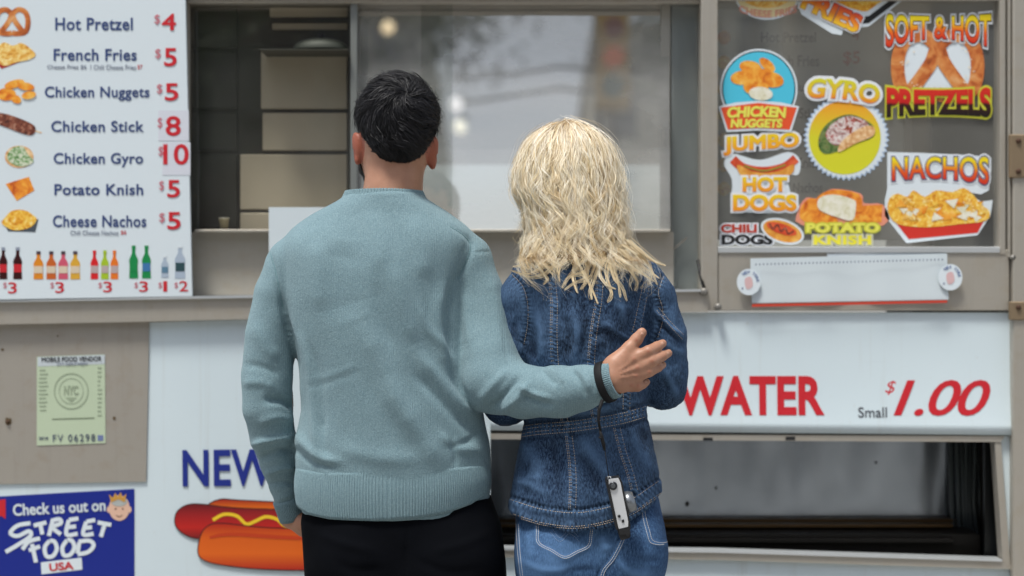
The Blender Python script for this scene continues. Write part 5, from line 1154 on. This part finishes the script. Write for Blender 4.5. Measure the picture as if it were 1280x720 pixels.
V, Q = largest(*v.mesh()); body = meshobj('body', V, Q, SKINF, wom, True); attrf(body, 'flush', np.zeros(len(V))); attrf(body, 'nail', np.zeros(len(V)))
for sx in (-1, 1):
    c = fw+np.array([sx*.030, .006, .038]); b = MB(); b.tube([Vector(c+np.array([0, dy, 0])) for dy in (-.011, -.007, 0, .007, .011)], [.003, .0088, .011, .0088, .003], 12); e_ = b.build('eye', mat('eye_white', ''), wom, True)
    b = MB(); b.tube([Vector(c+np.array([0, .0102, 0])), Vector(c+np.array([0, .0118, 0]))], .005, 12); b.build('iris', mat('blue_iris', '40607a', .2), e_)
# -- denim jacket
v = Vol((-.12, -.86, .84), (.42, -.26, 1.46), .003)
v.rings([(680, 635, 832, .126, YW), (640, 636, 829, .122, YW), (600, 642, 825, .116, YW), (560, 650, 817, .106, YW), (520, 657, 810, .097, YW), (480, 657, 808, .100, YW), (440, 652, 806, .106, YW), (400, 648, 808, .108, YW), (370, 646, 812, .104, YW), (350, 650, 812, .094, YW), (335, 662, 800, .078, YW), (325, 685, 778, .062, YW), (314, 698, 764, .056, YW)], .0, 2.3)
v.chain([PP(660, 348, YW), PP(650, 372, YW), PP(647, 430, -.615), PP(636, 490, -.61), PP(633, 503, -.60)], [.034, .039, .040, .042, .042], .012)
v.chain([PP(633, 503, -.60), PP(655, 492, -.48), PP(672, 482, -.38)], [.041, .038, .033], .012)
v.chain([PP(806, 350, YW), PP(818, 372, YW), PP(827, 420, -.615), PP(829, 465, -.61), PP(829, 484, -.60)], [.037, .043, .046, .045, .043], .009)
v.chain([PP(829, 484, -.60), PP(812, 482, -.48), PP(794, 481, -.38)], [.043, .038, .033], .012)
hmx = [560, 625, 640, 667, 717, 760, 800, 833, 900]; hmy = [636, 640, 645, 655, 663, 658, 643, 615, 600]
v.below(lambda X: CZ-(np.interp(640+X*F/(YW-.09-CY), hmx, hmy)-360)/F*(YW-.09-CY)); v.blur(1)
V, Q = largest(*v.mesh()); N = vnormals(V, Q)
SL = [(690, 350), (692.5, 380), (692, 416), (694, 456), (700, 500), (706, 528)]; SC = [(750, 345), (748, 376), (744, 401), (740.5, 428), (739, 456), (741, 500), (744, 522)]; SR = [(809, 352), (803, 378), (797, 405), (789, 436), (784, 480), (783, 514)]
LLo = [(711, 545), (715, 580), (716, 610), (715, 637)]; LRo = [(771, 535), (778, 563), (787, 590), (793, 613)]
WB = lambda o_: [(652, 533+o_), (673, 530+o_), (710, 527+o_), (740, 523+o_), (780, 516+o_), (813, 506+o_)]
HB = lambda o_: [(634, 622+o_), (658, 630+o_), (680, 636+o_), (715, 640+o_), (748, 636+o_), (787, 624+o_), (812, 608+o_), (832, 594+o_)]
AL = [(640, 343), (653.5, 358), (659.6, 379.5), (659.5, 405), (655, 430)]; AR = [(828, 345), (821, 365), (826, 385), (826, 403), (818, 430), (811, 470)]
JK = [(SL, 4.5, .0022, 0), (SC, 4.5, .0022, 0), (SR, 4.5, .0022, 0), (LLo, 4.5, .0022, 0), (LRo, 4.5, .0022, 0), (WB(2), 3, .0012, 0), (WB(10), 3, .0012, 0), (WB(-3), 2.5, -.003, 0), (WB(17), 2.5, -.0025, 0),
      (HB(-3), 2.2, -.0035, 0), (HB(4), 4, .0016, 0), ([(x, y+15) for x, y in HB(0)], 5, .0012, 0), (AL, 2.5, -.003, 0), (AR, 2.8, -.004, 0),
      ([(816, 385), (832, 404), (852, 422)], 3, .006), ([(820, 396), (836, 414), (854, 430)], 3, -.006), ([(826, 425), (840, 436), (855, 440)], 4, .004), ([(815, 450), (832, 470), (848, 500)], 5, .005), ([(812, 440), (826, 462), (838, 492)], 4, -.004),
      ([(735, 425), (755, 415), (778, 425), (798, 440)], 5, -.004), ([(755, 400), (770, 418), (792, 424)], 4, .004), ([(702, 390), (712, 420), (706, 450)], 6, -.003), ([(715, 385), (722, 420), (716, 452)], 5, .0035), ([(727, 370), (731, 410), (728, 450)], 4, -.003), ([(765, 350), (772, 372), (778, 395)], 7, .003), ([(775, 380), (781, 410)], 3, .003),
      ([(668, 380), (678, 420), (674, 456)], 6, .004), ([(660, 420), (668, 450)], 5, -.004), ([(725, 545), (745, 575), (765, 600)], 8, .004), ([(722, 565), (740, 590), (752, 618)], 6, -.004), ([(655, 550), (670, 580), (672, 610)], 8, .004), ([(640, 600), (660, 606), (690, 620)], 5, .003), ([(685, 545), (695, 580), (697, 620)], 6, -.003), ([(790, 540), (800, 565), (818, 590)], 6, .004), ([(800, 530), (808, 548), (822, 570)], 4, -.003), ([(755, 610), (775, 606), (790, 598)], 4, .003), ([(645, 345), (670, 350), (684, 362)], 5, .003), ([(640, 400), (652, 440)], 5, -.003), ([(700, 470), (740, 462), (775, 470)], 6, .003), ([(690, 505), (725, 502), (760, 498)], 5, -.004), ([(700, 514), (735, 512), (770, 506)], 4, .003)]
V, D = folds(V, N, JK)
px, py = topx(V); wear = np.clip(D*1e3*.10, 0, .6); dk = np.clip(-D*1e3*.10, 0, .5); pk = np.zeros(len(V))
for ln_ in (SL, SC, SR, LLo, LRo, WB(6), HB(0), HB(20), AL, AR):
    d, t, sg = seg_dist(px, py, smooth2(ln_, 5)); L_ = sum(math.dist(ln_[i], ln_[i+1]) for i in range(len(ln_)-1))
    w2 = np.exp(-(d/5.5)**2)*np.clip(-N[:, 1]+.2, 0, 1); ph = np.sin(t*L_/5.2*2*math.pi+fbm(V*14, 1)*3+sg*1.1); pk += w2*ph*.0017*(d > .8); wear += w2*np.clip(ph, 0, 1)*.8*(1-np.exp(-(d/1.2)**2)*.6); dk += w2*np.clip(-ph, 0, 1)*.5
n1 = fbm(V*np.array([13, 13, 9])+3, 4); n1 = .5-np.abs(n1); V = V+N*(pk+n1*.0045+(.4-np.abs(fbm(V*np.array([30, 30, 22])+5, 3)))*.0034)[:, None]
wear += np.clip(n1-.15, 0, 1)*.5+np.clip(fbm(V*6+9, 3), 0, 1)*.25
jk = meshobj('denim_jacket', V, Q, DEN, wom, True); attrf(jk, 'wear', np.clip(wear, 0, 1)); attrf(jk, 'valley_dark', np.clip(dk, 0, 1))
off = lambda pts, dx, dy=0: [(x+dx, y+dy) for x, y in pts]
stitches('stitching', [off(s_, d_) for s_ in (SL, SC, SR, LLo, LRo) for d_ in (-4.2, 4.2)]+[off(s_, d_) for s_ in (SL, SC, LLo, LRo) for d_ in (-2.2,)]+[WB(0), WB(4), WB(9), WB(13), HB(1), HB(18), off(HB(20.5), 0)]+[off(AL, 0), off(AR, 2), [(821, 388), (836, 406), (853, 424)], [(823, 384), (838, 402), (855, 419)]], jk, THR, wom, .0046, .0027, .0005, .0003)
# collar of the jacket, under the hair
def jc_fn(a, t):
    c, s_ = math.cos(a), math.sin(a); x = P(731, 0, YW).x+(.062+.018*t)*c; return (x, YW+.005+(.056+.02*t)*s_, P(0, 316, YW).z+.012-.03*t-(.03*s_ if s_ > 0 else 0)), (c, s_, .4)
o_ = band('jacket_collar', jc_fn, [0, .0, .3, .7, 1.0, 1.05], DEN, wom, 8, .0008); attrf(o_, 'wear', np.full(len(o_.data.vertices), .2)); attrf(o_, 'valley_dark', np.zeros(len(o_.data.vertices)))
# -- jeans
v = Vol((-.09, -.84, .02), (.40, -.40, 1.0), .004)
v.rings([(560, 652, 815, .088, YW), (620, 646, 822, .098, YW), (650, 643, 829, .105, YW), (690, 643, 829, .112, YW), (730, 646, 825, .112, YW), (790, 652, 818, .105, YW), (820, 660, 815, .09, YW)], .01, 2.4)
v.ell(PP(697, 700, -.672), (.080, .074, .088), .02); v.ell(PP(794, 692, -.668), (.062, .074, .088), .02)
v.chain([PP(695, 790, YW), PP(688, 930, YW+.01), PP(684, 1100, YW-.01), PP(684, 1190, YW)], [.078, .056, .046, .040], .02); v.chain([PP(786, 790, YW), PP(788, 930, YW+.01), PP(790, 1100, YW-.01), PP(790, 1190, YW)], [.074, .056, .046, .040], .02)
v.cone(PP(774, 682, -.785), PP(752, 730, -.775), .004, .014, .012, op='sub'); v.cone(PP(752, 730, -.79), PP(742, 800, -.74), .012, .02, .02, op='sub'); v.blur(1)
V, Q = largest(*v.mesh()); N = vnormals(V, Q)
PKL = [(670, 640), (670.5, 662), (672, 679), (689, 689), (706, 698), (722, 691), (737, 683), (740, 668), (742, 650)]; PKR = [(801, 626), (804, 648), (809, 667), (813, 678), (824, 681), (831, 680)]; CS = [(783, 650), (778, 672), (766, 697), (754, 712), (750, 725)]; SS = [(648, 655), (650, 690), (654, 725)]
sharp = lambda p: [q for i in range(len(p)-1) for q in (p[i], tuple((np.array(p[i])+np.array(p[i+1]))/2))]+[p[-1]]
V, D = folds(V, N, [(PKL, 2.6, .0022, 0), (PKR, 2.6, .0022, 0), (CS, 3, .0025, 0), (off(CS, -4, 1), 2, -.004, 0), ([(650, 700), (680, 712), (720, 712)], 4, .0025), ([(700, 715), (735, 712), (752, 716)], 4, -.0025), ([(770, 700), (790, 716), (815, 718)], 5, .003), ([(660, 665), (664, 700)], 5, .002), ([(752, 668), (760, 690)], 6, .003), ([(785, 690), (800, 700), (826, 700)], 4, -.002), (SS, 2, .002, 0)])
px, py = topx(V); wear = np.clip(D*1e3*.16, 0, .6)+np.clip(fbm(V*8+2, 4), 0, 1)*.5; c_ = np.maximum(np.exp(-(((px-700)/30)**2+((py-712)/30)**2)), np.exp(-(((px-812)/20)**2+((py-700)/40)**2))); wear += c_*.25
V = V+N*(fbm(V*16, 3)*.0018)[:, None]; je = meshobj('jeans', V, Q, JEAN, wom, True); attrf(je, 'wear', np.clip(wear, 0, 1)); attrf(je, 'valley_dark', np.clip(-D*1e3*.12, 0, .6))
inner = lambda p, c: [tuple(np.array(q)*.93+np.array(c)*.07) for q in p]
stitches('stitching', [PKL, inner(PKL, (706, 662)), PKR, off(PKR, 3.2, -2.5), CS, off(CS, 3, .5), SS, off(SS, -3)], je, THRW, wom, .0038, .0028, .00055, .0003)
stitches('stitching', [[(690, 660), (700, 672), (712, 662), (724, 672)], [(688, 665), (700, 677), (712, 667), (724, 677)]], je, mat('faint_thread', '7e92ac', .8), wom, .0038, .0028, .0004, .0003)
shoe('shoe', PP(684, 0, YW)[0], YW, mat('white_canvas', 'c8c8c4', .7), wom, L=.25); shoe('shoe', PP(790, 0, YW)[0], YW, MATS['white_canvas'], wom, L=.25)
# -- long wavy hair
zt = PP(0, 151, YW)[2]; hy = [151, 153.5, 158, 166, 178, 195, 212, 235, 260, 285, 305, 325, 345, 365, 390]; hxl = [706, 690, 677, 664, 653, 645, 639, 638, 650, 653, 650, 644, 652, 672, 692]; hxr = [716, 731, 743, 755, 767, 775, 780, 784, 787, 790, 794, 806, 818, 812, 800]
hz = CZ-(np.array(hy)+2.5-360)/F*(YW-CY); hL_ = (np.array(hxl)+4.5-640)/F*(YW-CY); hR_ = (np.array(hxr)-4.5-640)/F*(YW-CY)
hzs = hz[::-1]; fL = lambda z: np.interp(z, hzs, hL_[::-1]); fR = lambda z: np.interp(z, hzs, hR_[::-1])
dep = np.array([.004, .03, .052, .074, .090, .102, .110, .116, .116, .112, .110, .112, .118, .120, .120]); fD = lambda z: np.interp(z, hzs, dep[::-1]); ycz = np.array([-.585]*8+[-.59, -.60, -.61, -.62, -.625, -.63, -.63]); fY = lambda z: np.interp(z, hzs, ycz[::-1])
def surf(phi, z, s_): return np.stack([(fL(z)+fR(z))/2+(fR(z)-fL(z))/2*np.cos(phi)*s_, fY(z)+fD(z)*np.sin(phi)*s_, z+0*phi], -1)
# inner mass
nz_, na_ = 60, 72; zz = np.linspace(PP(0, 156, YW)[2], PP(0, 322, YW)[2], nz_); V = []
for k, z in enumerate(zz):
    for j in range(na_):
        a = 2*math.pi*j/na_; s_ = .84+.05*float(vnoise(np.array([[math.cos(a)*4+9, math.sin(a)*4+9, z*9]]))[0]); s_ *= 1 if math.sin(a) < .35 else .80; V.append(surf(np.array(a), np.array(z), s_)-np.array([0, 0, .006*random.random()]))
V = np.array(V).reshape(-1, 3); f = [(k*na_+j, k*na_+(j+1) % na_, (k+1)*na_+(j+1) % na_, (k+1)*na_+j) for k in range(nz_-1) for j in range(na_)]
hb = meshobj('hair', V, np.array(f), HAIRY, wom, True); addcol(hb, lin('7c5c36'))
def locks(nl, nst, K, smin, smax, zend, amp, col0, col1, rad, jit=.0048, seed=0, zstart=None):
    g = np.random.default_rng(seed); u = g.uniform(0, 1, nl); phi0 = -math.pi/2+(u-.5)*math.pi*2*.80; sf = g.uniform(smin, smax, nl)
    z0 = PP(0, 152, YW)[2]-g.uniform(0, 1, nl)**2.0*.075 if zstart is None else g.uniform(*zstart, nl); z1 = g.uniform(*zend, nl); lam = g.uniform(.055, .090, nl); ph = g.uniform(0, 6.28, nl); A = amp*g.uniform(.5, 1.6, nl); dr = g.normal(0, .06, nl); ph = 2.4*np.sin(phi0*3.3+seed)+g.normal(0, .65, nl); hand_ = g.choice([-1., 1.], nl)[:, None]
    PTs, Rs, Cs = [], [], []; t = np.linspace(0, 1, K)
    for q_ in range(nst):
        jx = g.normal(0, 1, (nl, 3))*jit; pj = ph+g.normal(0, .30, nl); zz1 = z1+g.normal(0, .007, nl); a_ = A*g.uniform(.75, 1.3, nl)
        tt = t[None, :]**1.25; z = z0[:, None]+(zz1-z0)[:, None]*tt; s_arc = (z0[:, None]-z); phi = phi0[:, None]+dr[:, None]*tt*1.1
        w = hand_*s_arc/lam[:, None]*2*math.pi+pj[:, None]+1.1*np.sin(s_arc*26+ph[:, None]*1.7); am = a_[:, None]*np.clip(.10+s_arc/.14, 0, 1.5)
        B = surf(phi, z, sf[:, None]*np.ones_like(z)); tx = -np.sin(phi); ty = np.cos(phi)*.9
        B[..., 0] += tx*am*np.sin(w)+np.cos(phi)*am*.4*np.cos(w*1.3); B[..., 1] += ty*am*np.sin(w)+np.sin(phi)*am*.4*np.cos(w*1.3); B[..., 2] += 0*am
        cl = (1.05-.75*t)[None, :, None]; B += jx[:, None, :]*cl
        PTs.append(B); Rs.append(rad*np.repeat((1-.75*t**3)[None], nl, 0)*g.uniform(.6, 1.3, (nl, 1)))
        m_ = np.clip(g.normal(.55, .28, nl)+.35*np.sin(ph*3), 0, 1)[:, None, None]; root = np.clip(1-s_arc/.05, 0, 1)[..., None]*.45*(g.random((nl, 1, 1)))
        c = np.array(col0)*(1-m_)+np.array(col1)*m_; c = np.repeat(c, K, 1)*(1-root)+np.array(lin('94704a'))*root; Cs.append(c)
    return np.concatenate(PTs), np.concatenate(Rs), np.concatenate(Cs)
Z = lambda py: PP(0, py, YW-.1)[2]
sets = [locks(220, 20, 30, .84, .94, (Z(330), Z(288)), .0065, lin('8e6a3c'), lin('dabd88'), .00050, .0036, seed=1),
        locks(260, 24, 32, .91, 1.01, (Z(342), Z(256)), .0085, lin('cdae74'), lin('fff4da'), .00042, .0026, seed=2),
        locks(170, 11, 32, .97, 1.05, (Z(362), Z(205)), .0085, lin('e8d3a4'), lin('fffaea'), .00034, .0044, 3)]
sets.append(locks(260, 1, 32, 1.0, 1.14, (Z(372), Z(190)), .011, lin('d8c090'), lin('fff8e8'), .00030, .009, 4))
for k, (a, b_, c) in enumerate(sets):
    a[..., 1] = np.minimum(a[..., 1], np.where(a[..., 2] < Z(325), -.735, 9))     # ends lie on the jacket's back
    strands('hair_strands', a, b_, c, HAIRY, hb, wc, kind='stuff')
# separate ends drawn over the denim
ends = [[(664, 318), (652, 330), (642, 334)], [(682, 320), (676, 336), (684, 348), (680, 356)], [(722, 322), (716, 346), (722, 366)], [(764, 318), (758, 340), (764, 366), (760, 378)], [(782, 314), (786, 334), (796, 352), (794, 364)], [(708, 320), (698, 336), (700, 352)], [(790, 308), (806, 322), (814, 342), (810, 356)], [(690, 320), (672, 338), (655, 342), (640, 339)], [(700, 322), (682, 342), (664, 346), (650, 343)], [(676, 300), (668, 322), (682, 330), (694, 322), (690, 312)], [(740, 325), (730, 340), (712, 345), (703, 360)], [(745, 322), (738, 345), (720, 352), (706, 363)], [(728, 322), (718, 338), (708, 350)], [(750, 325), (744, 345), (738, 362), (740, 375)],
        [(762, 320), (768, 345), (778, 360), (784, 376)], [(766, 322), (772, 350), (776, 372)], [(770, 318), (782, 332), (800, 340), (818, 352)], [(775, 312), (792, 326), (808, 336), (824, 348)], [(780, 305), (798, 318), (812, 334), (822, 356)], [(735, 320), (732, 350), (726, 362)], [(756, 322), (750, 342), (758, 356), (770, 362)], [(720, 318), (700, 330), (686, 334), (672, 332)], [(785, 300), (800, 312), (818, 326), (832, 332)], [(712, 315), (722, 335), (732, 345), (748, 380)]]
PTs, Rs, Cs = [], [], []; K = 22; bvj = BVHTree.FromPolygons([v_.co+worldloc(jk) for v_ in jk.data.vertices], [tuple(p.vertices) for p in jk.data.polygons])
for e_ in ends:
    pp = np.array(smooth2(e_, 8)); sidx = np.linspace(0, len(pp)-1, K); base = np.stack([np.interp(sidx, range(len(pp)), pp[:, i]) for i in (0, 1)], 1)
    for s_ in range(16):
        j = rng.normal(0, 1.7, 2); t = np.linspace(0, 1, K)[:, None]; q2 = base+j*(1.1-.8*t)+np.stack([np.sin(t[:, 0]*9+s_*.25)*1.1, np.cos(t[:, 0]*8+s_*.2)*.8], 1)*t; row = []
        for p in q2:
            o0 = Vector((0, CY, CZ)); h = bvj.ray_cast(o0, (P(p[0], p[1], -.7)-o0).normalized()); yy = (h[0].y if h[0] is not None else -.71)-.004-.003*random.random(); row.append(PP(p[0], p[1], max(min(yy, -.70), -.80)))
        row = np.array(row); row[:, 1] = np.convolve(np.pad(row[:, 1], 3, mode='edge'), np.ones(7)/7, 'valid'); PTs.append(row); Rs.append(.0005*(1-.7*t[:, 0]**2)); m_ = rng.uniform(.3, 1); Cs.append(np.tile(np.array(lin('cfae78'))*(1-m_)+np.array(lin('f6e8c6'))*m_, (K, 1)))
strands('hair_strands', np.array(PTs), np.array(Rs), np.array(Cs), HAIRY, hb, wc, kind='stuff')
print('woman done')

# ------------------------------------------------------------------ compact camera hanging from the man's wrist
yc = -.800
ca = thing('compact_camera', 'small silver and black compact camera hanging on its black wrist strap against the jeans', 'camera', tuple(PP(772, 676, yc)))
def quadbox(name, c4, y0, y1, m, parent=ca, **kw): return pxprism(name, c4, y0, y1, m, parent, **kw)
SIL = mat('silver_camera_metal', 'd8dadc', .3, .35); CBL = mat('black_camera_leather', '141416', .6)
cyb = .052
rr = lambda c4, k: [tuple(np.array(c4[i])*(1-k)+np.array(c4[j])*k) for i in range(4) for j in ((i-1) % 4, (i+1) % 4)]
quadbox('camera_body', rr([(757, 600), (777, 597.5), (789, 662), (773, 668)], .08), yc, yc+cyb, CBL)
quadbox('top_plate', rr([(759.5, 599.5), (774.5, 597.5), (786.5, 658), (772.5, 661.5)], .10), yc-.004, yc+.001, SIL)
quadbox('side_grip', rr([(772, 662), (787, 658), (788.5, 672), (776, 676)], .12), yc-.003, yc+cyb-.004, CBL)
quadbox('side_grip', rr([(757.5, 602), (760.5, 602), (773.5, 662), (770, 662)], .1), yc-.006, yc+.02, CBL)
def disc(name, px_, py_, r, y0, y1, m, parent=ca):
    c = P(px_, py_, y0); b = MB(); b.tube([c+Vector((0, y1-y0, 0)), c+Vector((0, .001, 0)), c], [r, r, r*.85], 20); return b.build(name, m, parent)
dd = disc('dial', 766.5, 607.5, .0078, yc-.0075, yc-.004, mat('dark_dial_metal', '3c3e42', .35, .6)); disc('dial_cap', 766.5, 607.5, .0045, yc-.0085, yc-.0076, mat('grey_dial_metal', '6c7074', .3, .7), dd)
disc('shutter_button', 774, 645.5, .0028, yc-.0065, yc-.004, CBL); quadbox('switch', [(777, 650), (780, 649.5), (780.5, 653), (777.5, 653.5)], yc-.0055, yc-.004, CBL)
quadbox('viewfinder', [(772.5, 661.5), (787, 658), (788, 666), (785, 672), (782, 668), (775, 669)], yc-.005, yc+.0, CBL)
b = MB(); a_ = P(779, 629.5, yc+.024); b.tube([a_, a_+Vector((.012, .0, .003)), a_+Vector((.020, 0, .0045)), a_+Vector((.0215, 0, .005))], [.021, .021, .018, .014], 24); ln_ = b.build('lens', mat('lens_barrel_metal', '84888c', .3, .7), ca, True)
b = MB(); b.tube([a_+Vector((.0212, 0, .0049)), a_+Vector((.0222, 0, .0052))], .012, 20); b.build('lens_glass', mat('lens_glass', '0a0c14', .05, 0, .9), ln_)
b = MB(); b.tube([P(760, 600, yc+.004), P(760.5, 595.5, yc), P(763, 596, yc-.002), P(764, 600, yc+.004)], .0011, 6); b.build('strap_ring', SIL, ca, True)
# strap: cord, slider, and the loop round the cuff
STR = mat('black_strap_webbing', '0e0e10', .7, 0, .3)
b = MB(); cord = [Vector(q_) for q_ in [P(761, 596, yc-.001), P(758.5, 580, yc-.006), P(756, 562, yc-.004)]]
b.tube(cord, .0009, 6); b.build('cord', STR, ca, True)
b = MB(); b.tube([P(756, 563, yc-.004), P(754.5, 556, yc-.005), P(752, 546, yc-.004), P(750, 538, yc-.004)], [.002, .0034, .0034, .002], 8); b.tube([P(751, 548, yc-.004), P(751.5, 546.5, yc-.0045)], .0046, 8); b.build('strap_slider', STR, ca, True)
b = MB(); v_ = []; path = [P(750.5, 539, yc-.004), P(748, 525, yc-.004), P(749, 512, yc-.002), P(753, 500, yc+.004)]
b.tube(path, [.0022, .0026, .003, .0034], 8); b.build('strap_tail', STR, ca, True)
n = 56; V = []
for j, (t, dr) in enumerate(((.0, .0), (.0, .0016), (.11, .0022), (.55, .0024), (1., .0022), (1.1, .0016), (1.1, .0))):
    for i in range(n):
        a = 2*math.pi*i/n; cc = PP(752.5, 479, -.760)+(PP(760.5, 476.5, -.765)-PP(752.5, 479, -.760))*t; nn = ux*math.cos(a)+uy*math.sin(a)*.85; V.append(cc+nn*(.0372+dr+.0006*math.sin(a*3)))
b = MB(); b.add([tuple(q_) for q_ in V], [(j*n+i, j*n+(i+1) % n, (j+1)*n+(i+1) % n, (j+1)*n+i) for j in range(6) for i in range(n)]); b.build('wrist_loop', STR, ca, True)
print('done')
